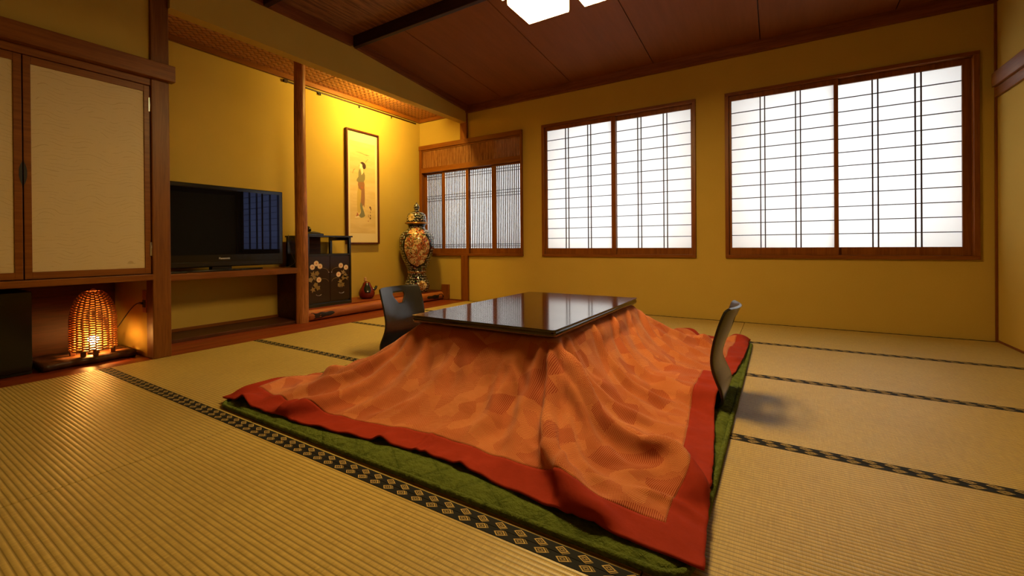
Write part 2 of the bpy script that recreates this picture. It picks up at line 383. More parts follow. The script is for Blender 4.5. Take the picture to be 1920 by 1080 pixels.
# ------------------------------------------------------------------ windows
def strip(name, mat, par, *c, bevel=.002): return MB().box(*c).build(name, mat, par, bevel)
def casing(win, R, jamb=.032, head=.03):
    x0, x1, z0, z1 = R; ya, yb = 4.488, 4.615
    strip('frame_head', 'casing_x', win, x0, x1, ya, yb, z1-head, z1); strip('frame_sill', 'casing_x', win, x0, x1, ya, yb, z0, z0+head)
    strip('frame_jamb', 'casing_z', win, x0, x0+jamb, ya+.001, yb, z0+head, z1-head); strip('frame_jamb', 'casing_z', win, x1-jamb, x1, ya+.001, yb, z0+head, z1-head)
def sash(win, X0, X1, Z0, Z1, px0, px1, pz0, pz1, y, hz, vx, bw=.0088, paper_y=.016, th=.026):
    """stiles and rails around the opening px, thin bars in front of one paper sheet"""
    f = MB()
    f.box(X0, px0, y, y+th, Z0, Z1); f.box(px1, X1, y, y+th, Z0, Z1); f.box(px0, px1, y, y+th, Z0, pz0); f.box(px0, px1, y, y+th, pz1, Z1)
    s = f.build('sash', 'casing_z', win, .0015)
    MB().box(px0-.004, px1+.004, y+paper_y, y+paper_y+.001, pz0-.004, pz1+.004).build('paper', 'paper', s)
    for z in hz: MB().box(px0, px1, y+.007, y+.0155, z-bw*.38, z+bw*.38).build('bar', 'bar', s)
    for x in vx: MB().box(x-bw/2, x+bw/2, y+.004, y+.0150, pz0, pz1).build('bar', 'bar', s)
    return s
def shoji(idx, R, label, mid, pl, pr):
    w = thing('window_%d' % idx, ((R[0]+R[1])/2, YB, R[2]), label, 'window', kind='structure')
    casing(w, R)
    z0, z1 = .689, 2.058; hz = [z0+(z1-z0)*k/12 for k in range(1, 12)]
    for k, (a, b) in enumerate((pl, pr)):
        wd = b-a; vx = [a+wd*f+d for f in (.326, .674) for d in (-.0175, .0175)]
        X0, X1 = (R[0]+.032, mid[1]) if k == 0 else (mid[0], R[1]-.032)
        sash(w, X0, X1, .623, 2.102, a, b, z0, z1, 4.512 if k == 0 else 4.545, hz, vx)
    return w
shoji(1, W2, 'middle paper window with two latticed sliding sashes', (-1.518, -1.470), (-2.290, -1.518), (-1.470, -.722))
shoji(2, W3, 'largest paper window at right with two latticed sliding sashes', (.410, .440), (-.360, .410), (.440, 1.190))
w1 = thing('window_3', ((W1[0]+W1[1])/2, YB, W1[2]), 'corner window with reed transom over four finely slatted paper sashes', 'window', kind='structure')
strip('frame_head', 'casing_x', w1, W1[0], W1[1], 4.470, 4.615, 2.062, 2.122); strip('frame_sill', 'casing_x', w1, W1[0], W1[1], 4.485, 4.615, .593, .625)
strip('frame_jamb', 'casing_z', w1, W1[0], W1[0]+.045, 4.478, 4.615, .625, 2.062); strip('frame_jamb', 'casing_z', w1, W1[1]-.022, W1[1], 4.478, 4.615, .625, 2.062)
strip('cross_rail', 'casing_x', w1, W1[0]+.045, W1[1]-.022, 4.476, 4.612, 1.742, 1.812)
strip('cross_rail', 'casing_x', w1, W1[0]+.045, W1[1]-.022, 4.488, 4.60, 2.045, 2.062)
rs = MB(); x = W1[0]+.052
while x < W1[1]-.026:
    r = random.uniform(.0045, .0065); rs.box(x, x+r*1.5, 4.498+random.uniform(0, .003), 4.506, 1.812, 2.045); x += r*2
reed = wood('reed_slats', (.15, .048, .012), (.36, .16, .055), 2, .6, 60)
rs.build('reed_screen', reed, w1, kind='stuff')
for z in (1.885, 1.975): strip('screen_batten', 'casing_x', w1, W1[0]+.045, W1[1]-.022, 4.507, 4.516, z-.008, z+.008)
MB().box(W1[0]+.045, W1[1]-.022, 4.56, 4.561, 1.812, 2.045).build('paper', 'paper', w1)
MB().box(W1[0]+.045, -3.0, 4.562, 4.575, 1.812, 2.045).build('backing_board', 'casing_x', w1)  # unseen opaque board behind the left part of the transom paper
SX = [(-4.240, -4.205, -3.890, -3.852, 0), (-3.895, -3.852, -3.492, -3.445, 1), (-3.495, -3.445, -3.070, -3.012, 0), (-3.075, -3.012, -2.660, -2.637, 1)]
for X0, a, b, X1, k in SX:
    z0, z1 = .692, 1.722
    n = 13; vx = [a+(b-a)*i/n for i in range(1, n)]
    hz = [z1-.034, z1-.068, z0+.028, z0+.052]+[(1.385+d) for d in (-.034, 0, .034)]
    sash(w1, X0, X1, .625, 1.742, a, b, z0, z1, 4.512 if k else 4.545, hz, vx, bw=.0085)
# wall thickness outside and the eaves that shade the panes
ev = MB()
for R in (W1, W2, W3):
    ev.box(R[0]-.05, R[0]-.001, 4.622, 5.00, R[2]-.05, R[3]+.05); ev.box(R[1]+.001, R[1]+.05, 4.622, 5.00, R[2]-.05, R[3]+.05)
    ev.box(R[0]-.05, R[1]+.05, 4.622, 5.04, R[3]+.001, R[3]+.05); ev.box(R[0]-.05, R[1]+.05, 4.622, 5.00, R[2]-.05, R[2]-.001)
tag(ev.build('trim_14', 'post'), 'timber surrounds on the outside of the windows', 'trim', kind='structure')
struct('roof_eaves', 'post', 'roof eaves above the windows outside', 'roof', -4.6, 1.7, 4.622, 5.70, 2.34, 2.42)

# ------------------------------------------------------------------ alcove joinery
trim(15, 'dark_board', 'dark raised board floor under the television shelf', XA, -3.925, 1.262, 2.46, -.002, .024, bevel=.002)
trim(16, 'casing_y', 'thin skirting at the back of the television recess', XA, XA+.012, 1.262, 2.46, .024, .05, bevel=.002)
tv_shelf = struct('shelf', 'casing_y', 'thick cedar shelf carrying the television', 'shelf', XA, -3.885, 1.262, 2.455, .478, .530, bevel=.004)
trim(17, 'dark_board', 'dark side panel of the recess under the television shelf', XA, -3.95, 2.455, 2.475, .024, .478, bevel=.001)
# raised floor of the picture alcove, with a log rail in front
trim(18, 'board', 'raised reddish board floor of the picture alcove', XA, -3.905, 2.476, YB, .07, .120, bevel=.003)
pr = []
for k in range(9):
    a = -math.pi/2+math.pi*k/8; pr.append((-3.905+.052*math.cos(a), .054+.054*math.sin(a)))
pr += [(-3.975, .108), (-3.975, 0)]
km = MB()
n = len(pr); NY = 24; vs_ = []
for j in range(NY+1):
    y = 2.505+(4.478-2.505)*j/NY; w = 1+.05*math.sin(y*4.2)+.03*math.sin(y*11)
    vs_ += [(-3.905+(p+3.905)*w if p > -3.9 else p, y, q) for p, q in pr]
fs_ = [(j*n+i, j*n+(i+1) % n, (j+1)*n+(i+1) % n, (j+1)*n+i) for j in range(NY) for i in range(n)]
km.add(vs_, fs_, True); km.add(vs_[:n], [tuple(range(n))]); km.add(vs_[-n:], [tuple(range(n))])
rail = tag(km.build('alcove_rail', 'rail'), 'rounded log rail edging the raised alcove floor', 'rail', kind='structure')
def inlay(y0, y1, flip):
    m = MB(); N = 16; top = []; bot = []
    for i in range(N+1):
        t = i/N; y = y0+(y1-y0)*t; e = (1-t if flip else t)
        hw = .037*(1-.62*e)*(1+.18*math.sin(t*17))*min(1, 6*(1-abs(2*t-1))+.25); zc = .042+.016*e
        for lst, z in ((top, zc+hw), (bot, zc-hw)):
            s_ = max(-1, min(1, (z-.054)/.054)); lst.append((-3.905+.0565*math.sqrt(1-s_*s_)*(1+.05*math.sin(y*4.2)+.03*math.sin(y*11)), y, z))
    mid = [((a[0]+b[0])/2+.006, a[1], (a[2]+b[2])/2) for a, b in zip(top, bot)]
    m.add(top+mid+bot, [(i, i+1, N+2+i, N+1+i) for i in range(N)]+[(N+1+i, N+2+i, 2*N+3+i, 2*N+2+i) for i in range(N)], True)
    return m
inlay(2.515, 2.79, False).build('black_inlay', 'matte_black', rail); inlay(4.15, 4.472, True).build('black_inlay', 'matte_black', rail)  # black shapes laid on the front of the log at both ends
trim(19, 'casing_z', 'short cedar end block on the wall beside the vase', -3.895, -3.77, 4.480, YB, 0, .205)
trim(22, 'trim', 'thin skirting line at the foot of the window wall by the alcove', -3.77, -3.552, 4.500, YB, 0, .012, bevel=.002)
# natural log column
lg = MB(); rows = []; NZ = 30
for i in range(NZ+1):
    z = -.002+2.502*i/NZ
    r = .0575-.008*i/NZ
    cx_ = -3.905+.004*math.sin(z*2.3+1); cy_ = 2.468+.005*math.sin(z*1.7)
    rows.append([(cx_+r*(1+.05*math.sin(3*a+z*1.3)+.03*math.sin(7*a-z*2))*math.cos(a), cy_+r*(1+.05*math.sin(3*a+z*1.3)+.03*math.sin(7*a-z*2))*math.sin(a), z) for a in [2*math.pi*k/28 for k in range(28)]])
lg.add([p for r_ in rows for p in r_], [(i*28+k, i*28+(k+1) % 28, (i+1)*28+(k+1) % 28, (i+1)*28+k) for i in range(NZ) for k in range(28)], True)
tag(lg.build('alcove_pillar', 'log'), 'natural peeled log pillar at the front of the alcove', 'pillar', kind='structure')
# picture rail with hooks
prl = thing('picture_rail', (XA, 3.48, 2.43), 'thin dark picture rail with small hooks on the alcove wall', 'rail')
MB().box(XA, XA+.014, 2.545, 4.43, 2.425, 2.440).build('track', 'beam', prl); MB().box(XA, XA+.022, 2.535, 2.575, 2.418, 2.446).build('end_cap', 'beam', prl)
for y in (2.93, 2.95, 3.466, 3.475, 3.98):
    MB().box(XA+.004, XA+.020, y-.003, y+.003, 2.398, 2.426).build('hook', 'matte_black', prl)
# tube lamp hidden behind the header
al = thing('alcove_light', (-3.62, 3.50, 2.50), 'warm tube light tucked behind the alcove header', 'light')
MB().box(-3.64, -3.555, 3.24, 3.76, 2.472, 2.499).build('housing', 'white_plastic', al)
MB().tube([(-3.592, 3.34, 2.444), (-3.592, 3.66, 2.444)], .016, 12).build('tube', emit('tube_glow', (1, .66, .13), ALCOVE), al)
for y in (3.325, 3.675): MB().box(-3.61, -3.572, y-.014, y+.014, 2.426, 2.474).build('tube_socket', 'white_plastic', al)
for y in (3.245, 3.755): MB().box(-3.64, -3.555, y-.003, y+.003, 2.426, 2.472).build('added_baffle', 'matte_black', al)  # unseen plates added to keep the tube's light off the television wall

# ------------------------------------------------------------------ cupboard with papered doors
cb = thing('wall_cupboard', (-3.8, .4, .519), 'built-in cedar cupboard with cream wave-patterned paper doors', 'cupboard')
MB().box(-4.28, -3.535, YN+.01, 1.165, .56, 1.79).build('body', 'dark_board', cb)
MB().box(-4.29, -3.468, YN+.01, 1.166, .519, .558).build('base_board', 'casing_y', cb, .003)
MB().box(-3.56, -3.488, YN+.01, 1.164, 1.792, 1.837).build('head_rail', 'casing_y', cb, .002)
for k, (y0, y1) in enumerate(((.605, 1.163), (.042, .600), (-.52, .037))):
    f = MB(); a, b, c, d = y0+.029, y1-.031, .601, 1.748
    f.box(-3.532, -3.497, y0, a, .562, 1.789); f.box(-3.532, -3.497, b, y1, .562, 1.789); f.box(-3.532, -3.497, a, b, .562, c); f.box(-3.532, -3.497, a, b, d, 1.789)
    dr = f.build('door', 'casing_y', cb, .0015)
    MB().box(-3.525, -3.503, a-.002, b+.002, c-.002, d+.002).build('paper_panel', 'fusuma', dr)
    if k == 0:
        for z in (1.668, .722):
            h = MB().box(-3.500, -3.4925, 1.157, 1.166, z-.045, z+.045); h.tube([(-3.492, 1.1635, z-.045), (-3.492, 1.1635, z+.045)], .004, 8); h.build('hinge', 'steel', dr, label='small steel hinge')
    if k < 2:
        yc = y0 if k == 0 else y1; sg = 1 if k == 0 else -1; poly = []
        for i in range(13):
            t = -1+2*i/12; poly.append((yc+sg*(.0005+.0125*(1-t*t)), 1.142+.066*t))
        m = MB().prism([(y, z) for y, z in poly], 0, -3.4975, -3.4955); m.build('finger_pull', 'matte_black', dr, label='black half-lens finger pull')

# recess below the cupboard
bc = thing('storage_box', (-3.92, .45, 0), 'plain black box cabinet in the dark recess under the cupboard', 'cabinet')
MB().box(-4.14, -3.715, .22, .668, 0, .482).build('body', 'matte_black', bc, .006); MB().box(-3.713, -3.70, .222, .666, .02, .48).build('door', 'black', bc, .003)
MB().box(-3.699, -3.69, .24, .252, .2, .32).build('handle', 'black', bc, .002)
ot = thing('wall_outlet', (-3.625, 1.172, .36), 'brown wall outlet plate on the partition by the lamp', 'outlet')
MB().box(-3.655, -3.592, 1.164, 1.172, .295, .445).build('plate', 'rail', ot, .003); MB().box(-3.645, -3.602, 1.160, 1.165, .33, .38).build('socket', 'matte_black', ot, .002)
pg = thing('cord_plug', (-3.875, .735, .0), 'tiny white plug lying on the floor beside the lamp plank', 'plug')
MB().box(-3.885, -3.860, .725, .747, 0, .020).build('body', 'white_plastic', pg, .004); MB().tube([(-3.862, .736, .012), (-3.845, .738, .012)], .003, 6).build('prong', 'steel', pg)

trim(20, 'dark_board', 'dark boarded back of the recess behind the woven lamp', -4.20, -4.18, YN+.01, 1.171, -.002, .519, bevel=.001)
# plank and woven lamp
pk = MB(); N = 60
fr = [(-3.672+.004*math.sin(i*.62)+.008*math.sin(i*.21+1), .70+.435*i/N) for i in range(N+1)]; bk = [(-4.02+.01*math.sin(i*.4), .70+.435*i/N) for i in range(N+1)]
v = [(x-.012, y, .0455) for x, y in fr]+[(x+.003*math.sin(y*70), y, .024) for x, y in fr]+[(x-.02, y, 0) for x, y in fr]+[(x, y, .044) for x, y in bk]+[(x, y, 0) for x, y in bk]
k = N+1; f = []
for i in range(N): f += [(i, i+1, k+i+1, k+i), (k+i, k+i+1, 2*k+i+1, 2*k+i), (3*k+i, 3*k+i+1, i+1, i), (4*k+i, 4*k+i+1, 3*k+i+1, 3*k+i), (2*k+i, 2*k+i+1, 4*k+i+1, 4*k+i)]
f += [(0, k, 2*k, 4*k, 3*k), (N, 3*k+N, 4*k+N, 2*k+N, k+N)]
pk.add(v, f, True)
dk = wood('dark_slab', (.028, .011, .006), (.085, .032, .012), 1, .4, 40)
tag(pk.build('lamp_plank', dk), 'dark live-edged wooden slab under the woven lamp', 'plank')
LX, LY = -3.80, .955
lamp = thing('woven_lamp', (LX, LY, .046), 'lit beehive-shaped lamp of woven wood chips on a slab', 'lamp')
chips = wood('lamp_chips', (.30, .12, .035), (.46, .21, .07), 0, .5, 60)
NC, NR = 22, 25
def prof(z):  # z from 0 to 1
    return .108 if z < .48 else .108*math.sqrt(max(0, 1-((z-.48)/.545)**2))
sh = MB(); Hs = .375; zb = .080
for r_ in range(NR):
    for c in range(NC):
        a = 2*math.pi*(c+.5*0)/NC; zz = (r_+(.5 if c % 2 else 0))/NR
        if zz > .985: continue
        R = prof(zz); 
        if R < .02: continue
        R2 = prof(min(1, zz+.02)); tilt = (R-R2)
        er = Vector((math.cos(a), math.sin(a), 0)); et = Vector((-math.sin(a), math.cos(a), 0)); wd = math.pi*R/NC*1.18
        sh.obox((LX+er.x*R, LY+er.y*R, zb+zz*Hs), et*wd, er*.0055, Vector((0, 0, .0043))-er*tilt*.3)
sh.lathe([(.012, 0), (.016, .006), (.010, .014), (.003, .018)], (LX, LY, zb+Hs*.985), 10)
sh.build('chip_weave', chips, lamp, kind='stuff')
ribs = MB()
for c in range(NC):
    a = 2*math.pi*(c+.5)/NC; pts = []
    for i in range(14):
        zz = i/13*.98; R = prof(zz)-.004; pts.append((LX+R*math.cos(a), LY+R*math.sin(a), zb+zz*Hs))
    ribs.tube(pts, .0032, 5)
ribs.build('stake_cage', chips, lamp, kind='stuff')
for a in (-.75, -.15, -1.9, .9, 1.8, 2.7, -2.8):
    x, y = LX+.098*math.cos(a), LY+.098*math.sin(a)
    MB().box(x-.012, x+.012, y-.012, y+.012, .0465, .084).build('foot', 'dark_board', lamp, .002)
MB().lathe([(.03, .0), (.03, .012), (.018, .014), (.018, .05)], (LX, LY, .0468), 16).build('bulb_holder', 'matte_black', lamp)
MB().lathe([(.006, 0), (.012, .006), (.026, .03), (.028, .042), (.022, .058), (.008, .066)], (LX, LY, .098), 20).build('bulb', emit('bulb_glow', (1, .46, .10), BULB), lamp)
cp = [(LX-.07, LY+.05, .058), (LX-.10, LY+.09, .075), (LX-.11, LY+.135, .15), (-3.86, 1.128, .245), (-3.78, 1.146, .318), (-3.70, 1.153, .354), (-3.625, 1.158, .358)]
def spline(P, n=6):
    P = [Vector(p) for p in P]; out = []
    for i in range(len(P)-1):
        p0, p1, p2, p3 = P[max(i-1, 0)], P[i], P[i+1], P[min(i+2, len(P)-1)]
        for k in range(n):
            t = k/n; out.append(.5*((2*p1)+(p2-p0)*t+(2*p0-5*p1+4*p2-p3)*t*t+(3*p1-p0-3*p2+p3)*t**3))
    return out+[P[-1]]
MB().tube(spline(cp), .0032, 6).build('cord', 'matte_black', lamp, label='thin black cord running to the wall outlet')
MB().tube([(-3.675, 1.155, .356), (-3.625, 1.158, .358)], .008, 8).build('plug', 'matte_black', lamp)

# ------------------------------------------------------------------ television
tv = thing('television', (-4.02, 1.815, .530), 'black flat-screen television on the cedar shelf', 'television')
MB().box(-4.05, -3.992, 1.292, 2.338, .566, 1.248).build('bezel', 'black', tv, .006)
MB().box(-4.10, -4.05, 1.35, 2.28, .63, 1.20).build('rear_cover', 'matte_black', tv, .02)
scr = M('dark_screen_glass', .012, (.004, .004, .007)); scr.set(**{'Specular IOR Level': .45, 'Specular Tint': (.35, .45, 1.0)})
MB().box(-3.9925, -3.9905, 1.325, 2.305, .668, 1.215).build('screen', scr.m, tv)
MB().box(-3.9925, -3.986, 1.30, 2.33, .572, .610).build('speaker_strip', 'lacquer', tv, .002)
st = MB(); q = []
for k in range(28):
    a = 2*math.pi*k/28; q.append((-4.02+.098*math.cos(a), 1.80+.36*math.sin(a)))
st.prism(q, 2, .530, .545); st.build('stand_base', 'lacquer', tv, .005); MB().box(-4.06, -4.0, 1.74, 1.89, .543, .60).build('stand_neck', 'lacquer', tv)
def text_mesh(name, s, size, mat, parent, origin, xdir, zdir, depth=.0006):
    cu = bpy.data.curves.new(name, 'FONT'); cu.body = s; cu.size = size; cu.extrude = depth; cu.align_x = 'CENTER'
    tmp = bpy.data.objects.new(name+'_t', cu); COL.objects.link(tmp); dg = bpy.context.evaluated_depsgraph_get()
    me = bpy.data.meshes.new_from_object(tmp.evaluated_get(dg)); bpy.data.objects.remove(tmp); bpy.data.curves.remove(cu)
    xd, zd = Vector(xdir), Vector(zdir); nd = xd.cross(zd); off = Vector(root_of(parent))
    for v in me.vertices: v.co = Vector(origin)-off+xd*v.co.x+zd*v.co.y+nd*v.co.z
    me.materials.clear(); me.materials.append(MT[mat] if isinstance(mat, str) else mat); o = bpy.data.objects.new(name, me); COL.objects.link(o); o.parent = parent; return o
silver = plain('silver_print', (.75, .75, .75), .4)
text_mesh('maker_lettering', 'Panasonic', .022, silver, tv, (-3.9915, 1.83, .630), (0, 1, 0), (0, 0, 1))
rc = tag(MB().box(-3.919, -3.889, 1.37, 1.52, .5305, .545).build('remote_control', 'lacquer', None, .004), 'dark remote control lying at the left end of the television shelf', 'remote')

# ------------------------------------------------------------------ lacquer cabinet, telephone
cab = thing('lacquer_cabinet', (-4.1, 2.79, .120), 'black lacquer cabinet painted with pale chrysanthemums', 'cabinet')
CX0, CX1, CY0, CY1 = -4.275, -3.925, 2.535, 3.052
deep = plain('brown_black_lacquer', (.020, .006, .004), .25)
MB().box(CX0, CX1+.004, CY0, CY1, .120, .155).build('plinth', 'lacquer', cab, .003)
MB().box(CX0, CX1-.014, CY0+.004, CY1-.004, .155, .635).build('body', 'lacquer', cab)
MB().box(CX0, CX1, CY0, CY1, .635, .655).build('middle_board', 'lacquer', cab, .003)
MB().box(CX0, CX1+.012, CY0-.012, CY1+.014, .826, .842).build('top_board', 'lacquer', cab, .003)
for x, y in ((CX1-.028, CY1-.028), (CX0, CY1-.028), (CX1-.028, CY0), (CX0, CY0)):
    MB().box(x, x+.028, y, y+.028, .655, .826).build('shelf_post', 'lacquer', cab, .002)
for y in (CY0, CY1-.028): MB().box(CX0+.028, CX1-.028, y, y+.028, .795, .826).build('side_rail', 'lacquer', cab, .002)
MB().box(CX0, CX0+.006, CY0+.03, CY1-.13, .655, .826).build('back_panel', 'dark_board', cab)
for y in (CY0, CY1-.02): MB().box(CX1-.014, CX1, y, y+.02, .155, .635).build('stile', 'lacquer', cab)
petal = plain('pale_flower_paint', (.72, .52, .34), .5); heart = plain('flower_heart_paint', (.55, .16, .05), .5); leafp = plain('gold_leaf_paint', (.24, .15, .035), .45)
silverp = plain('handle_silver', (.62, .60, .56), .3, Metallic=.9)
def disc(m, x, y, z, r, n=14, wave=0, ph=0):
    pts = [(x, y, z)]+[(x, y+r*(1+wave*math.cos(k*math.pi+ph))*math.cos(2*math.pi*k/n), z+r*(1+wave*math.cos(k*math.pi+ph))*math.sin(2*math.pi*k/n)) for k in range(n)]
    pts2 = [(x-.002, p[1], p[2]) for p in pts[1:]]
    m.add(pts+pts2, [(0, 1+k, 1+(k+1) % n) for k in range(n)]+[(1+k, n+1+k, n+1+(k+1) % n, 1+(k+1) % n) for k in range(n)]); return m
for k, (y0, y1) in enumerate(((CY0+.022, 2.791), (2.795, CY1-.022))):
    dr = MB().box(CX1-.013, CX1-.002, y0, y1, .170, .630).build('door', deep, cab, .002)
    fl = [(2.595, .525), (2.638, .560), (2.678, .530), (2.665, .395)] if k == 0 else [(2.922, .528), (2.985, .506), (2.893, .436)]
    lv = [(2.60, .455), (2.575, .40), (2.63, .345), (2.60, .30), (2.655, .315), (2.645, .46), (2.615, .42)] if k == 0 else [(2.95, .455), (2.975, .42), (2.955, .40), (2.915, .36), (2.94, .325), (2.905, .325), (2.99, .40)]
    for y, z in fl:
        a = disc(MB(), CX1, y, z, .0265, 24, .06).build('painted_flower', petal, dr)
        disc(MB(), CX1+.001, y, z, .008, 10).build('flower_heart', heart, dr)
    for i, (y, z) in enumerate(lv): disc(MB(), CX1-.0004, y, z, .024, 10, .38, i).build('painted_leaf', leafp, dr)
    s_ = 1 if k == 0 else -1; yc = 2.793
    for (ra, zc, w) in ((.075, .47, .0016), (.06, .37, .0014)):
        MB().tube([(CX1-.001, yc-s_*(.02+ra*(1-math.cos(t*.26))), zc+ra*.55*math.sin(t*.26)) for t in range(9)], w, 5).build('painted_stem', leafp, dr)
    hy = 2.66 if k == 0 else 2.925
    MB().tube([(CX1+.003, hy+.028*math.cos(a), .248-.012*math.sin(a)) for a in [math.pi*i/8 for i in range(9)]], .0022, 6).build('pull_handle', silverp, dr)
    MB().lathe([(.001, 0), (.005, .001), (.005, .004), (.001, .006)], (CX1+.002, yc-s_*.016, .462), 8).build('knob', silverp, dr)
ph = thing('telephone', (-4.13, 2.67, .842), 'black desk telephone on top of the lacquer cabinet', 'telephone')
MB().prism([(-4.22, .842), (-4.03, .842), (-4.03, .864), (-4.22, .892)], 1, 2.60, 2.80).build('base', 'black', ph, .006)
MB().tube(spline([(-4.20, 2.640, .904), (-4.18, 2.645, .924), (-4.12, 2.645, .926), (-4.06, 2.645, .916), (-4.04, 2.640, .892)]), [.02]*9+[.013]*7+[.02]*9, 10).build('handset', 'black', ph)
MB().prism([(-4.16, .884), (-4.06, .869), (-4.06, .873), (-4.16, .888)], 1, 2.69, 2.78).build('keypad', 'matte_black', ph)
hc = MB().tube(spline([(-4.19, 2.512, .85), (-4.185, 2.508, .82), (-4.17, 2.505, .76), (-4.12, 2.498, .66), (-4.05, 2.49, .58), (-4.04, 2.42, .536), (-4.06, 2.40, .535)]), .0035, 6).build('cable', plain('grey_cable', (.16, .11, .06), .5)); tag(hc, 'thin grey cable hanging down behind the log pillar to the television shelf', 'cable')

# ------------------------------------------------------------------ framed print
pic = thing('framed_print', (XA, 3.50, .75), 'tall narrow framed print of a standing woman in a kimono', 'picture')
FY0, FY1, FZ0, FZ1 = 3.262, 3.742, .757, 2.118
frm = wood('picture_frame_wood', (.045, .008, .004), (.085, .016, .008), 2, .3)
fx0, fx1, b_ = XA+.002, XA+.042, .018
for nm, c in (('frame_rail', (FY0, FY1, FZ0, FZ0+b_)), ('frame_rail', (FY0, FY1, FZ1-b_, FZ1)), ('frame_stile', (FY0, FY0+b_, FZ0+b_, FZ1-b_)), ('frame_stile', (FY1-b_, FY1, FZ0+b_, FZ1-b_))):
    MB().box(fx0, fx1, *c).build(nm, frm, pic, .002)
mount = M('cream_mount', .75); mount.set(**{'Base Color': mount.mix(mount.noise(mount.pos(), 200, 2), (.66, .52, .30), (.72, .58, .35))})
MB().box(XA+.004, XA+.022, FY0+b_, FY1-b_, FZ0+b_, FZ1-b_).build('mount', mount.m, pic)
silk = M('aged_silk', .7); silk.set(**{'Base Color': silk.mix(silk.step(silk.noise(silk.pos((1, .2, 1)), 14, 5, .6), .35, .7), (.58, .40, .17), (.66, .48, .23))})
MB().box(XA+.022, XA+.0225, 3.318, 3.690, .885, 1.985).build('picture_silk', silk.m, pic)
IN = {n: plain('print_'+n, c, .75) for n, c in dict(hair=(.045, .014, .010), face=(.72, .60, .42), grey=(.20, .17, .085), obi=(.27, .12, .05), yellow=(.50, .34, .08), brown=(.26, .12, .06), sweep=(.17, .16, .10), red=(.36, .11, .045), ink=(.10, .045, .025), line=(.36, .24, .10)).items()}
def P2(p): return (3.4815+(p[0]-676.5)*.0078, 1.706-(p[1]-311)*.00655-(p[0]-680)*.0009)
def ink(name, m, pts, x=0):
    yz = [P2(p) for p in pts]; X = XA+.0226+x; n = len(yz)
    c = (sum(p[0] for p in yz)/n, sum(p[1] for p in yz)/n)
    MB().add([(X, c[0], c[1])]+[(X, a, b) for a, b in yz], [(0, 1+i, 1+(i+1) % n) for i in range(n)]).build(name, IN[m], pic)
ink('figure_robe', 'yellow', [(670.5, 352), (668.5, 365), (668, 385), (668.5, 397), (671, 401), (674, 398), (675.5, 380), (676.5, 362), (677, 352)])
ink('figure_robe', 'brown', [(676.5, 352), (675.8, 368), (674.8, 383), (677, 388), (680, 384), (681.8, 389), (683, 370), (682.5, 352)], .0002)
ink('figure_robe', 'sweep', [(674.6, 380), (673.6, 386), (675.2, 396), (674.5, 401), (671.5, 405), (675, 408.5), (680, 406.5), (683, 403.5), (681.5, 397), (678.8, 390), (677.5, 382)], .0003)
ink('figure_hem', 'red', [(668.2, 399), (667.4, 404), (665.5, 408), (669, 406), (671.5, 404.5)], .0002)
ink('figure_hem', 'face', [(665.2, 407), (664.6, 410), (668, 409.4), (672, 408), (671, 405.5)], .0001)
ink('figure_sash', 'obi', [(670.5, 341.5), (670, 349), (671.5, 355), (676, 357.5), (682, 354), (682.7, 345), (681.5, 340.5)], .0004)
ink('figure_sash', 'red', [(675, 351), (677, 355), (680, 353), (679, 350)], .0006)
ink('figure_sleeve', 'grey', [(672.5, 319), (671.2, 325), (671, 334), (668, 339), (667.6, 342.5), (670, 344), (676, 342), (681, 341), (683.4, 335), (683.6, 328), (681.5, 322), (680.2, 326), (677, 330), (675.8, 324), (674.6, 320)], .0005)
ink('figure_face', 'face', [(675.5, 308), (673.8, 311), (673.3, 315), (674, 317.5), (676.4, 318), (676.8, 324), (677.2, 329), (679.8, 325), (679.6, 318), (679, 311), (678, 308)], .0006)
ink('figure_hair', 'hair', [(674.2, 307.2), (677, 305), (680, 304.2), (683.5, 305.8), (685.4, 309), (685.3, 313), (683.2, 316.6), (680.4, 316.8), (678.6, 313.5), (678.4, 309.5), (676, 307.8)], .0007)
ink('figure_hair', 'hair', [(673, 311.5), (672.4, 314), (673, 314.2), (673.4, 312)], .0008)
for pts in ([(691.4, 384.2), (693.5, 383.4), (695, 386), (695.4, 390.5), (694, 391), (693, 387.5), (691.5, 387)], [(693, 393), (693.8, 393), (693.9, 396), (693.1, 396.3)], [(692.4, 399.5), (694, 399), (694.3, 402), (693, 402.6)], [(691.6, 404.6), (694.2, 404.2), (694.4, 407), (692.6, 408.4)], [(689.2, 399.5), (690, 399.6), (689.8, 402.5), (690.8, 405), (689.4, 404.2)]):
    ink('signature_stroke', 'ink', pts, .0003)
ink('seal_mark', 'red', [(688.6, 411), (689.8, 411), (689.8, 413.2), (688.6, 413.2)], .0003)
for pts in ([(665, 289), (676, 288), (687, 289.5), (694, 288), (687, 290.2), (676, 289.6)], [(684, 303), (688, 297), (691, 295), (688.6, 298), (685, 304)], [(660, 330), (662, 323), (666, 320), (662.6, 324), (660.8, 331)]):
    ink('branch_stroke', 'line', pts, .0002)

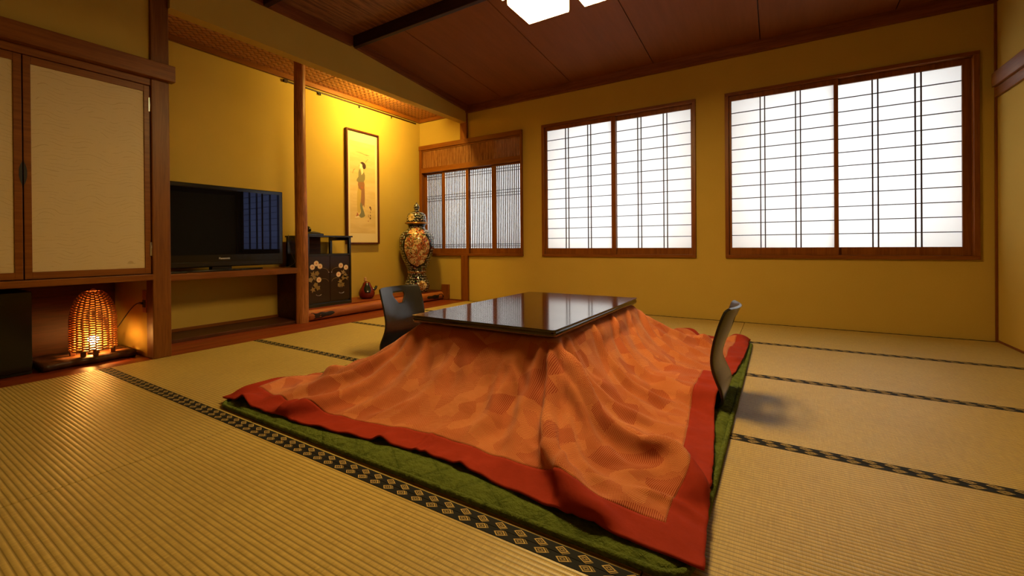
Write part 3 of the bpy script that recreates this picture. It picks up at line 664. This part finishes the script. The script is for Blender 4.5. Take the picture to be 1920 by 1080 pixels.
# ------------------------------------------------------------------ lidded vase
VX, VY, VZ = -4.045, 4.172, .120
kk = .00703
vp = [(549, 17.5), (548, 19.5), (545, 20.5), (541, 22.6), (536, 23.6), (531, 22.6), (525, 19.5), (518, 17.2), (513, 16.6), (511.5, 17.8), (509.5, 17.8), (508, 16.8), (503, 18.4), (495, 22.3), (485, 26.6), (473, 30.2), (462, 32.3), (452, 32.6), (444, 31.2), (438, 27.6), (434, 22.4), (431, 17.6), (428, 15.4), (424, 15.2)]
body = [(w*kk, (549-y)*kk*.993) for y, w in vp]
def porcelain():
    m = M('imari_glaze', .12); uv = m.pos((1, 1, 1), 'obj'); x = m.xyz(uv)
    ang = m.math('ARCTAN2', x[1], x[0]); cv = m.nt.nodes.new('ShaderNodeCombineXYZ')
    sock(m.nt, m.math('MULTIPLY', ang, .19), cv.inputs[0]); sock(m.nt, x[2], cv.inputs[1])
    vo = m.n('TexVoronoi', voronoi_dimensions='2D', Scale=33.0, Randomness=.5); m.nt.links.new(cv.outputs[0], vo.inputs['Vector'])
    sp = m.nt.nodes.new('ShaderNodeSeparateColor'); m.nt.links.new(vo.outputs['Color'], sp.inputs[0])
    d = vo.outputs['Distance']
    fl = m.math('MULTIPLY', m.math('SUBTRACT', 1.0, m.step(d, .22, .29)), m.step(d, .06, .10))
    tint = m.mix(m.math('GREATER_THAN', sp.outputs[0], .78), (.62, .58, .50), m.mix(m.math('GREATER_THAN', sp.outputs[1], .5), (.32, .05, .02), (.07, .14, .04)))
    line = m.step(m.noise(cv.outputs[0], 60, 3, .6), .58, .62)
    base = m.mix(m.math('MULTIPLY', line, .35), (.006, .007, .018), (.07, .12, .06))
    m.set(**{'Base Color': m.mix(fl, base, tint), 'Coat Weight': .5, 'Coat Roughness': .05}); return m.m
glaze = porcelain()
def medallion(name, reds):
    m = M(name, .15)
    def nz(sc, scale, dist):
        nd = m.n('TexNoise', Scale=scale, Detail=3, Distortion=dist); m.nt.links.new(m.pos(sc, 'obj'), nd.inputs['Vector']); return nd.outputs[0]
    a = nz((1, 1, 1), 13, 1.4); b = nz((1.3, 1, 1.7), 26, 2.2); c = nz((.7, 1.2, 1), 40, 1.5); g = nz((1, 1.4, 1), 22, 1.0)
    k1 = m.mix(m.step(a, .47, .52), (.70, .52, .28), reds); k1 = m.mix(m.step(g, .60, .63), k1, (.16, .17, .05)); k2 = m.mix(m.step(b, .54, .57), k1, (.045, .014, .014)); k3 = m.mix(m.step(c, .61, .63), k2, (.74, .64, .48))
    m.set(**{'Base Color': k3, 'Coat Weight': .4}); return m.m
med = medallion('medallion_painting', (.40, .10, .04)); ros = medallion('rosette_painting', (.30, .12, .03))
goldrim = plain('gilt_rim', (.42, .20, .06), .25, Metallic=.6); rust = medallion('rust_brocade', (.46, .07, .02))
vase = thing('lidded_vase', (VX, VY, VZ), 'tall lidded porcelain vase with dark floral glaze and a cream medallion', 'vase')
MB().lathe(body, (VX, VY, VZ), 56).build('body', glaze, vase)
def rad(z):
    z -= VZ
    for (r0, z0), (r1, z1) in zip(body, body[1:]):
        if z0 <= z <= z1: return r0+(r1-r0)*(z-z0)/max(1e-6, z1-z0)
    return body[-1][0]
th0 = math.atan2(-VY, -VX)
def patch(name, mat, zc, hz_, ha, th, off, shape, radf=rad, par=vase, N=24, R=8):
    v = []; f = []
    for i in range(R+1):
        for k in range(N):
            a = 2*math.pi*k/N; q = i/R; s_ = shape(a)
            z = zc+hz_*q*s_*math.sin(a); t = th+ha*q*s_*math.cos(a); r_ = radf(z)+off
            v.append((VX+r_*math.cos(t), VY+r_*math.sin(t), z))
    for i in range(R):
        for k in range(N): f.append((i*N+k, i*N+(k+1) % N, (i+1)*N+(k+1) % N, (i+1)*N+k))
    return MB().add(v, f, True).build(name, mat, par)
lob = lambda a: (abs(math.cos(a))**2.8+abs(math.sin(a))**2.8)**(-1/2.8)*(1+.025*math.cos(8*a))*(1-.10*max(0, -math.sin(a))*abs(math.cos(a)))
patch('medallion_border', MT['lacquer'], VZ+.555, .228, .86, th0+.02, .0025, lob); patch('medallion', med, VZ+.555, .207, .76, th0+.02, .0045, lob)
patch('foot_rosette', ros, VZ+.095, .062, .40, th0+.42, .003, lambda a: 1+.06*math.cos(8*a), N=32)
patch('collar_cloud', rust, VZ+.800, .05, .62, th0, .003, lob)
lid = [(421, 19.5), (420, 21.3), (418.5, 21.3), (417.5, 19.2), (414, 18.2), (408, 17.6), (403, 16.2), (399.5, 12.6), (397.5, 7.5), (396, 3.6), (394.5, 2.8), (393, 4.2), (389.5, 5.3), (386, 4.6), (383, 2.4), (380, .4)]
lidp = [(w*kk, (549-y)*kk*.993) for y, w in lid]
nk = [(15.4*kk, (549-425)*kk*.993), (16.2*kk, (549-422)*kk*.993), (18.5*kk, (549-421)*kk*.993)]
MB().lathe(nk, (VX, VY, VZ), 48).build('neck', 'lacquer', vase)
ld = MB().lathe(lidp[3:], (VX, VY, VZ), 48).build('lid', glaze, vase)
MB().lathe(lidp[:4], (VX, VY, VZ), 48).build('lid_rim', goldrim, ld)
def radl(z):
    z -= VZ
    for (r0, z0), (r1, z1) in zip(lidp[3:], lidp[4:]):
        if z0 <= z <= z1: return r0+(r1-r0)*(z-z0)/max(1e-6, z1-z0)
    return lidp[3][0]
cream = medallion('cream_rosette', (.60, .40, .10))
patch('lid_rosette', cream, VZ+.978, .046, .42, th0-.62, .003, lambda a: 1+.06*math.cos(7*a), radl, ld, N=28)
MB().lathe([(16.9*kk, .258), (18.2*kk, .262), (18.2*kk, .272), (17*kk, .276)], (VX, VY, VZ), 48, False).build('waist_ring', goldrim, vase)

# ------------------------------------------------------------------ gourd flask
GX, GY, GZ = -4.095, 3.395, .120
gr = thing('gourd_flask', (GX, GY, GZ), 'glossy red gourd-shaped flask on the alcove floor', 'flask')
redl = plain('red_lacquer', (.15, .014, .008), .18); darkl = plain('dark_green_glaze', (.012, .014, .010), .2); palep = plain('pale_cord', (.50, .27, .13), .6)
MB().lathe([(.05, 0), (.075, .012), (.090, .045), (.091, .07), (.078, .105), (.058, .135), (.047, .158), (.042, .176), (.030, .19), (.012, .196)], (GX, GY, GZ), 36).build('body', redl, gr)
MB().lathe([(.012, .195), (.020, .205), (.020, .212), (.011, .222), (.016, .232), (.010, .244), (.002, .248)], (GX-.01, GY-.01, GZ), 14).build('stopper', palep, gr)
lf = MB(); N = 10; v = []
for i in range(N+1):
    for j in range(7):
        t = th0+.25+(-.62+1.24*j/6)*(1-.5*abs(2*i/N-1)); z = GZ+.185-.112*i/N
        pr_ = [(.091, .07), (.078, .105), (.058, .135), (.047, .158), (.042, .176), (.036, .19)]
        zz = z-GZ; r_ = .036
        for (r0, z0), (r1, z1) in zip(pr_, pr_[1:]):
            if z0 <= zz <= z1: r_ = r0+(r1-r0)*(zz-z0)/(z1-z0)
        v.append((GX+(r_+.004)*math.cos(t), GY+(r_+.004)*math.sin(t), z))
lf.add(v, [(i*7+j, i*7+j+1, (i+1)*7+j+1, (i+1)*7+j) for i in range(N) for j in range(6)], True)
o = lf.build('painted_drape', darkl, gr); sd = o.modifiers.new('thick', 'SOLIDIFY'); sd.thickness = .003
MB().tube(spline([(GX+.03, GY+.05, GZ+.10), (GX+.045, GY+.078, GZ+.105), (GX+.05, GY+.095, GZ+.125), (GX+.052, GY+.10, GZ+.14)]), [.022]*6+[.016]*6+[.013]*7, 10).build('spout', darkl, gr)

# ------------------------------------------------------------------ ceiling lamp
pd = thing('ceiling_lamp', (-1.06, 2.212, 2.722), 'square wooden ceiling lamp with four glowing white box shades', 'lamp')
glow = emit('diffuser_glow', (1.0, .67, .24), PENDANT); glow_side = emit('shade_glow', (1.0, .70, .42), PENDANT_SIDE)
oak = wood('pale_lamp_frame', (.45, .22, .08), (.60, .33, .14), 0, .5)
MB().box(-1.16, -.96, 2.112, 2.312, 2.690, 2.722).build('ceiling_plate', oak, pd, .004)
MB().tube([(-1.06, 2.212, 2.42), (-1.06, 2.212, 2.70)], .016, 12).build('stem', oak, pd)
for y in (2.212-.164, 2.212+.164): MB().box(-1.43, -.69, y-.012, y+.012, 2.386, 2.410).build('frame_bar', oak, pd, .002)
for x in (-1.257, -.863): MB().box(x-.012, x+.012, 1.89, 2.53, 2.362, 2.386).build('frame_bar', oak, pd, .002)
for x0 in (-1.403, -1.010):
    for y0 in (2.238, 1.910):
        s_ = MB().box(x0, x0+.293, y0, y0+.278, 2.206, 2.350).build('shade', glow_side, pd, .004)
        MB().box(x0+.004, x0+.289, y0+.004, y0+.274, 2.200, 2.206).build('diffuser', glow, s_)
        MB().box(x0+.12, x0+.173, y0+.11, y0+.168, 2.350, 2.364).build('shade_cap', oak, s_)

# ------------------------------------------------------------------ kotatsu: underlay, table, quilt
UX0, UX1, UY0, UY1 = -2.200, -.158, .966, 3.540
def rrect(x0, x1, y0, y1, r, n=8):
    pts = []
    for cx_, cy_, a0 in ((x1-r, y1-r, 0), (x0+r, y1-r, 90), (x0+r, y0+r, 180), (x1-r, y0+r, 270)):
        for k in range(n+1):
            a = math.radians(a0+90*k/n); pts.append((cx_+r*math.cos(a), cy_+r*math.sin(a)))
    return pts
ul = thing('kotatsu_underlay', (-1.175, 2.244, .0015), 'green quilted floor pad under the heated table', 'floor pad')
um = MB(); NXu, NYu = 90, 110; uv_ = []
for i in range(NXu+1):
    for j in range(NYu+1):
        s_, t = -1+2*i/NXu, -1+2*j/NYu
        x = (UX0+UX1)/2+s_*(UX1-UX0)/2; y = (UY0+UY1)/2+t*(UY1-UY0)/2
        # round the corners
        r = .07; qx = max(0, abs(x-(UX0+UX1)/2)-((UX1-UX0)/2-r)); qy = max(0, abs(y-(UY0+UY1)/2)-((UY1-UY0)/2-r))
        m_ = max(qx, qy); h_ = math.hypot(qx, qy)
        if qx > 0 and qy > 0:
            f_ = m_/h_; x += (f_-1)*qx*(1 if s_ > 0 else -1); y += (f_-1)*qy*(1 if t > 0 else -1)
        ed = min((1-abs(s_))*(UX1-UX0)/2, (1-abs(t))*(UY1-UY0)/2)
        z = .0035+.016*min(1, ed/.012)**.5
        a_, b_2 = (x+y)*6.4, (x-y)*6.4
        z += .0016*min(abs(math.sin(a_*math.pi/2)), abs(math.sin(b_2*math.pi/2)))
        if .02 < ed < .034: z -= .004
        um.v.append((x+.004*math.sin(y*9+1), y+.004*math.sin(x*8), z))
for i in range(NXu):
    for j in range(NYu): a = i*(NYu+1)+j; um.f.append((a, a+NYu+1, a+NYu+2, a+1)); um.sm.append(True)
um.build('quilted_pad', 'green', ul)
pt = rrect(UX0+.004, UX1-.004, UY0+.004, UY1-.004, .07)
MB().tube([(x+.004*math.sin(y*9+1), y+.004*math.sin(x*8), .0105) for x, y in pt+pt[:2]], .0095, 8).build('piping', 'green', ul)

TX0, TX1, TY0, TY1, TZ = -1.556, -.775, 1.575, 2.775, .344
kt = thing('kotatsu_table', ((TX0+TX1)/2, (TY0+TY1)/2, .022), 'low rectangular table with glossy dark lacquered top', 'table')
pts = rrect(TX0, TX1, TY0, TY1, .018, 5)
tm = MB(); lay = [(0.0, .349), (.004, .353), (.006, .364), (.003, .370), (.001, .374), (-.008, .3835)]
tv_ = []
for off_, z in lay:
    for x, y in pts:
        cx_, cy_ = (TX0+TX1)/2, (TY0+TY1)/2
        tv_.append((x+math.copysign(off_, x-cx_), y+math.copysign(off_, y-cy_), z))
n = len(pts)
tm.add(tv_, [(i*n+k, i*n+(k+1) % n, (i+1)*n+(k+1) % n, (i+1)*n+k) for i in range(len(lay)-1) for k in range(n)], True)
tm.f.append(tuple(range(n))[::-1]); tm.sm.append(False); tm.f.append(tuple((len(lay)-1)*n+k for k in range(n))); tm.sm.append(False)
tm.build('table_top', 'table', kt)
for x in (TX0+.06, TX1-.06):
    for y in (TY0+.07, TY1-.07): MB().box(x-.025, x+.025, y-.025, y+.025, .024, .30).build('leg', 'table', kt, .004)
MB().box(TX0+.03, TX1-.03, TY0+.04, TY1-.04, .29, .335).build('apron', 'table', kt)

def smooth(a, lo, hi):
    k = np.clip((a-lo)/(hi-lo), 0, 1); return k*k*(3-2*k)
def drape(NX=76, NY=96, steps=130, iters=8, seed=3):
    """relax a padded cloth over the table by position-based dynamics"""
    rng = np.random.default_rng(seed)
    oL, oR, oN, oF = .738, .706, .655, .842
    U = np.linspace(TX0-oL, TX1+oR, NX); V = np.linspace(TY0-oN, TY1+oF, NY)
    u, v = np.meshgrid(U, V, indexing='ij'); du, dv = U[1]-U[0], V[1]-V[0]
    gx0, gx1, gy0, gy1 = -2.215, -.150, 1.005, 3.560
    def sq(w, a, b, A, B):
        o = w.copy(); lo = w < a; o[lo] = a-(a-w[lo])*((a-A)/(a-w.min())); hi = w > b; o[hi] = b+(w[hi]-b)*((B-b)/(w.max()-b)); return o
    x = sq(u, TX0, TX1, gx0, gx1); y = sq(v, TY0, TY1, gy0, gy1)
    hx_ = np.interp(y, [1.0, 1.3, 1.6, 1.95, 2.42, 2.65, 3.0, 3.56], [-.140, -.163, -.186, -.226, -.226, -.195, -.18, -.172])-gx1
    hl_ = np.interp(y, [1.0, 1.12, 1.3, 1.6, 1.9, 2.4, 2.8, 3.56], [-2.215, -2.19, -2.12, -2.05, -2.03, -2.03, -2.08, -2.12])-gx0
    ex = np.clip((x-TX1)/(gx1-TX1), 0, 1); el = np.clip((TX0-x)/(TX0-gx0), 0, 1); en = np.clip((TY0-y)/(TY0-gy0), 0, 1)
    x = x+ex*hx_+el*hl_; y = y+en*.075*np.exp(-((x+1.0)/.45)**2)
    dx = np.maximum(np.maximum(TX0-x, x-TX1), 0)/.63; dy = np.maximum(np.maximum(TY0-y, y-TY1)/.6, 0); d = np.clip(np.hypot(dx, dy), 0, 1)
    z = .02+(TZ-.02)*(1-d)
    P = np.stack([x, y, z], -1)
    P[..., 2] += .012*d*(np.sin(u*14+v*9)+np.sin(u*-11+v*17+1)+np.sin(u*27+v*5+2)*.6); P += rng.normal(0, .001, P.shape)
    hem = np.zeros((NX, NY), bool); hem[0] = hem[-1] = True; hem[:, 0] = hem[:, -1] = True
    hemP = P.copy(); hz = .031+.025*smooth(v, 1.86, 1.95)*(1-smooth(v, 2.30, 2.39))+.016*np.clip(np.sin(u*13+1.3)+np.sin(u*31+.4)+np.sin(v*11.3+.7)-1.0, 0, 2)
    Vv = np.zeros_like(P); dg = math.hypot(du, dv); sl = lambda n, o, st, sh: (slice(o, n-sh, st), slice(o+sh, n, st)); al_ = slice(None); G = []
    for o in (0, 1): a, b = sl(NX, o, 2, 1); G.append(((a, al_), (b, al_), du, .9, .9)); a, b = sl(NY, o, 2, 1); G.append(((al_, a), (al_, b), dv, .9, .9))
    lo, hi = slice(0, NY-1), slice(1, NY)
    for o in (0, 1): a, b = sl(NX, o, 2, 1); G.append(((a, lo), (b, hi), dg, .12, .25)); G.append(((a, hi), (b, lo), dg, .12, .25))
    for st, k, w in ((4, 2, .3), (8, 4, .12)):
        for o in range(st):
            a, b = sl(NX, o, st, k); G.append(((a, al_), (b, al_), k*du, w, 1)); a, b = sl(NY, o, st, k); G.append(((al_, a), (al_, b), k*dv, w, 1))
    dt = .02
    for s_ in range(steps):
        Vv *= .94; Vv[..., 2] -= 4.9*dt; Q = P+Vv*dt
        for it in range(iters):
            for a, b, L, k, comp in G:
                A = Q[a]; B = Q[b]; n0 = min(A.shape[0], B.shape[0]); n1 = min(A.shape[1], B.shape[1])
                D = B[:n0, :n1]-A[:n0, :n1]; l = np.sqrt((D*D).sum(-1, keepdims=True))+1e-9
                c = (l-L)*k; c = np.where(c < 0, c*comp, c)*.5*D/l
                A[:n0, :n1] += c; B[:n0, :n1] -= c
            Q[hem, :2] += (hemP[hem, :2]-Q[hem, :2])*.5; Q[hem, 2] += (hz[hem]-Q[hem, 2])*.35
            ddx = np.maximum(np.maximum(TX0-Q[..., 0], Q[..., 0]-TX1), 0); ddy = np.maximum(np.maximum(TY0-Q[..., 1], Q[..., 1]-TY1), 0); dd = np.hypot(ddx, ddy)
            cn = 2*np.minimum(ddx, ddy)/(ddx+ddy+1e-6)
            zmin = np.maximum(.030, np.where(dd == 0, TZ, (TZ-.012)*np.exp(-dd/(.21+.15*cn))-.012))
            sR = .090*smooth(Q[..., 1], 1.92, 2.04)*(1-smooth(Q[..., 1], 2.36, 2.48))*smooth(Q[..., 0], -.72, -.55)
            sL = .105*smooth(Q[..., 1], 1.12, 1.5)*(1-smooth(Q[..., 1], 2.6, 2.8))*(1-smooth(Q[..., 0], -1.85, -1.65))*smooth(Q[..., 0], -2.10, -1.97)
            sS = .052*smooth(Q[..., 1], 1.86, 1.93)*(1-smooth(Q[..., 1], 2.32, 2.39))*(1-smooth(Q[..., 0], -1.75, -1.70))
            Q[..., 2] = np.maximum(Q[..., 2], np.maximum(np.maximum(zmin, sS), np.maximum(sR, sL)))
            Q[..., 2] = np.where(dd == 0, np.minimum(Q[..., 2], TZ+.003), Q[..., 2])
        Vv = (Q-P)/dt; Vv[Q[..., 2] < .035] *= .3; P = Q
    for _ in range(2):   # soften
        P[1:-1, 1:-1] = .5*P[1:-1, 1:-1]+.125*(P[:-2, 1:-1]+P[2:, 1:-1]+P[1:-1, :-2]+P[1:-1, 2:])
    # finer grid for the creases
    def finer(A, n):
        k = np.linspace(0, A.shape[0]-1, n); i = np.minimum(k.astype(int), A.shape[0]-2); f = (k-i).reshape(-1, *([1]*(A.ndim-1)))
        g = lambda q: A[np.clip(i+q, 0, A.shape[0]-1)]
        p0, p1, p2, p3 = g(-1), g(0), g(1), g(2)
        return .5*(2*p1+(p2-p0)*f+(2*p0-5*p1+4*p2-p3)*f*f+(3*p1-p0-3*p2+p3)*f**3)
    up_ = lambda A: np.swapaxes(finer(np.swapaxes(finer(A, NX*3), 0, 1), NY*3), 0, 1)
    P = up_(P); U = np.linspace(U[0], U[-1], NX*3); V = np.linspace(V[0], V[-1], NY*3); u, v = np.meshgrid(U, V, indexing='ij')
    nrm = np.cross(np.gradient(P, axis=0), np.gradient(P, axis=1)); nrm /= np.linalg.norm(nrm, axis=-1, keepdims=True); nrm *= np.sign(nrm[..., 2:3]+1e-9)
    U0, U1, V0, V1 = U[0], U[-1], V[0], V[-1]
    # folds as bent ridges in the fabric: start, end, sideways bend, height, width
    F = [((TX1, TY0), (TX1+.26, V0+.10), -.05, .030, .034), ((TX1-.03, TY0), (TX1+.03, V0+.13), -.03, .020, .036), ((TX1, TY0+.02), (U1-.10, TY0-.22), -.08, .036, .034), ((TX1, TY0+.10), (U1-.10, TY0+.12), -.07, .017, .034),
         ((TX1-.18, TY0-.12), (TX1-.16, V0+.12), .03, .014, .040), ((TX1+.12, TY0-.25), (TX1+.48, V0+.16), -.03, .016, .028),
         ((TX0, TY0), (U0+.13, TY0-.28), .06, .024, .036), ((TX0, TY0), (U0+.28, V0+.13), .05, .022, .036), ((TX0+.02, TY0), (TX0-.18, V0+.12), .05, .018, .038), ((TX0+.12, TY0-.05), (TX0+.02, V0+.12), .05, .014, .042), ((TX0+.30, TY0-.1), (TX0+.20, V0+.12), .04, .010, .045),
         ((TX1, TY0+.40), (U1-.11, TY0+.34), -.06, .022, .030), ((TX1, TY0+.72), (U1-.11, TY0+.50), -.07, .022, .030), ((TX1, TY0+.98), (U1-.11, TY0+.75), -.07, .017, .034), ((TX1, TY1), (U1-.11, TY1-.12), -.06, .020, .036), ((TX1, TY1), (U1-.2, TY1+.4), -.05, .024, .038), ((TX0, TY0+.3), (U0+.12, TY0+.1), .04, .015, .036)]
    for _ in range(46):
        side = rng.integers(0, 3)
        if side == 0: a = (rng.uniform(U0+.15, U1-.15), rng.uniform(V0+.14, TY0-.08)); an = -math.pi/2+.9*(a[0]-(TX0+TX1)/2)+rng.normal(0, .3)
        elif side == 1: a = (rng.uniform(TX1+.06, U1-.16), rng.uniform(V0+.15, V1-.2)); an = .5*(a[1]-(TY0+TY1)/2)*.6+rng.normal(0, .3)
        else: a = (rng.uniform(U0+.16, TX0-.06), rng.uniform(V0+.15, TY1)); an = math.pi+rng.normal(0, .3)
        L = rng.uniform(.10, .28); F.append((a, (a[0]+L*math.cos(an), a[1]+L*math.sin(an)), rng.normal(0, .02), rng.uniform(.003, .009), rng.uniform(.014, .024)))
    D = np.zeros_like(u)
    for (ax, ay), (bx, by_), bend, hgt, wid in F:
        dx_, dy_ = bx-ax, by_-ay; L = math.hypot(dx_, dy_); tx, ty = dx_/L, dy_/L
        t = ((u-ax)*tx+(v-ay)*ty)/L; q = -(u-ax)*ty+(v-ay)*tx; tc = np.clip(t, 0, 1)
        q = q-bend*4*tc*(1-tc)*(1 if bend else 0)
        e = np.where((t > -.05) & (t < 1.12), smooth(t, -.05, .22)*(1-smooth(t, .72, 1.12)), 0); w_ = wid*(.55+.6*tc)
        D += hgt*e*(np.exp(-(q/w_)**2)-.55*np.exp(-((q-1.9*w_)/(1.1*w_))**2)-.35*np.exp(-((q+1.9*w_)/(1.2*w_))**2))
    D += .0022*(np.sin(41*u+13*v+2*np.sin(9*v))+np.sin(-23*u+37*v+2*np.sin(11*u)))*smooth(np.maximum(np.maximum(TX0-u, u-TX1), np.maximum(TY0-v, v-TY1)), .03, .15)
    ins = (u > TX0-.005) & (u < TX1+.005) & (v > TY0-.005) & (v < TY1+.005); D[ins] = 0
    P = P+nrm*D[..., None]
    # lifted spots along the front hem
    for xi, hh_, ww in ((-2.06, .034, .045), (-1.22, .020, .03), (-1.02, .010, .02), (-.86, .018, .026), (-.40, .006, .03)):
        P[..., 2] += hh_*np.exp(-((P[..., 0]-xi)/ww)**2)*np.exp(-((v-V0)/.06)**2)
    P[..., 2] = np.maximum(P[..., 2], .0285)
    return P, u, v
QP, QU, QV = drape()
qn = QP.shape
HEM = .100
def cloth_part(name, mat, parent, inner):
    NX, NY = qn[:2]; off = root_of(parent); du = QU[1, 0]-QU[0, 0]; dv = QV[0, 1]-QV[0, 0]
    cu, cv = round(HEM/du), round(HEM/dv); faces = []; ids = {}
    verts = []; uvs = []
    def vid(i, j):
        if (i, j) not in ids: ids[(i, j)] = len(verts); verts.append(tuple(QP[i, j]-np.array(off))); uvs.append((QU[i, j], QV[i, j]))
        return ids[(i, j)]
    for i in range(NX-1):
        for j in range(NY-1):
            ins = cu <= i < NX-1-cu and cv <= j < NY-1-cv
            if ins == inner: faces.append((vid(i, j), vid(i+1, j), vid(i+1, j+1), vid(i, j+1)))
    me = bpy.data.meshes.new(name); me.from_pydata(verts, [], faces); ul_ = me.uv_layers.new(name='uv')
    for lp in me.loops: ul_.data[lp.index].uv = uvs[lp.vertex_index]
    for p in me.polygons: p.use_smooth = True
    me.materials.append(MT[mat]); o = bpy.data.objects.new(name, me); COL.objects.link(o); o.parent = parent
    so = o.modifiers.new('padding', 'SOLIDIFY'); so.thickness = .007 if inner else .006; so.offset = -1
    return o
ql = thing('kotatsu_quilt', (-1.18, 2.28, .02), 'orange patchwork-print quilt with plain red border draped under the table top', 'quilt')
cloth_part('patchwork_panel', 'quilt', ql, True); cloth_part('red_border', 'hem', ql, False)

# ------------------------------------------------------------------ legless chairs
def zaisu(loc, sgn, label):
    """sgn +1: the back leans towards +X (sitter faces -X)"""
    root = thing('legless_chair', loc, label, 'chair', 'legless chairs at the low table')
    # profile from the top edge down: offset away from the table, height, half width, sideways dish
    prof_ = [(.058, .449, .160, .044), (.055, .444, .174, .044), (.050, .434, .181, .044), (.036, .395, .184, .042), (.022, .350, .184, .039), (.009, .300, .183, .033), (.001, .255, .181, .026), (-.001, .215, .180, .020), (.006, .175, .181, .014), (.021, .135, .184, .009), (.036, .100, .188, .005), (.044, .070, .190, .002), (.042, .050, .190, 0), (.030, .036, .190, 0), (.008, .031, .190, 0), (-.12, .031, .190, 0), (-.26, .031, .192, 0), (-.36, .031, .185, 0), (-.385, .031, .165, 0)]
    ks = np.arange(len(prof_)); pa = np.array(prof_); tt = np.linspace(0, len(prof_)-1, 74)
    def cr(a, t):
        i = int(min(max(math.floor(t), 0), len(a)-2)); f_ = t-i; p0, p1, p2, p3 = a[max(i-1, 0)], a[i], a[i+1], a[min(i+2, len(a)-1)]
        return .5*((2*p1)+(p2-p0)*f_+(2*p0-5*p1+4*p2-p3)*f_*f_+(3*p1-p0-3*p2+p3)*f_**3)
    h0, h1 = 2.72, 4.28                                  # hand hole, in profile steps
    tt = np.array(sorted(set(list(tt)+[h0, h1])))
    nl, nm = 9, 8; v = []; f_ = []; W_ = 2*nl+nm+1
    for t in tt:
        o, z, w, dish = [float(cr(pa[:, c], t)) for c in range(4)]
        e = min(max((t-h0)/(h1-h0), 0), 1); hh = .062-.044*e**1.5-.012*(1-e)**6
        us = [-w+(w-hh)*i/nl for i in range(nl)]+[-hh+2*hh*i/nm for i in range(nm+1)]+[hh+(w-hh)*(i+1)/nl for i in range(nl)]
        for u_ in us: v.append((sgn*(o+dish*(1-(u_/.187)**2)), u_, z))
    for i in range(len(tt)-1):
        for k in range(W_-1):
            if nl <= k < nl+nm and tt[i] >= h0-1e-6 and tt[i+1] <= h1+1e-6: continue
            f_.append((i*W_+k, i*W_+k+1, (i+1)*W_+k+1, (i+1)*W_+k))
    me = bpy.data.meshes.new('bent_shell'); me.from_pydata(v, [], f_)
    for p in me.polygons: p.use_smooth = True
    me.materials.append(MT['chair']); o = bpy.data.objects.new('bent_shell', me); COL.objects.link(o); o.parent = root
    sd = o.modifiers.new('ply', 'SOLIDIFY'); sd.thickness = .011; sd.offset = 0
    bv = o.modifiers.new('edge', 'BEVEL'); bv.width = .003; bv.segments = 2; bv.limit_method = 'ANGLE'; bv.angle_limit = 1.0
    return root
zaisu((-.245, 2.205, 0), 1, 'black bentwood legless chair at the right side of the table, seen edge-on')
zaisu((-2.165, 2.125, 0), -1, 'black bentwood legless chair at the left side of the table, with hand hole showing')
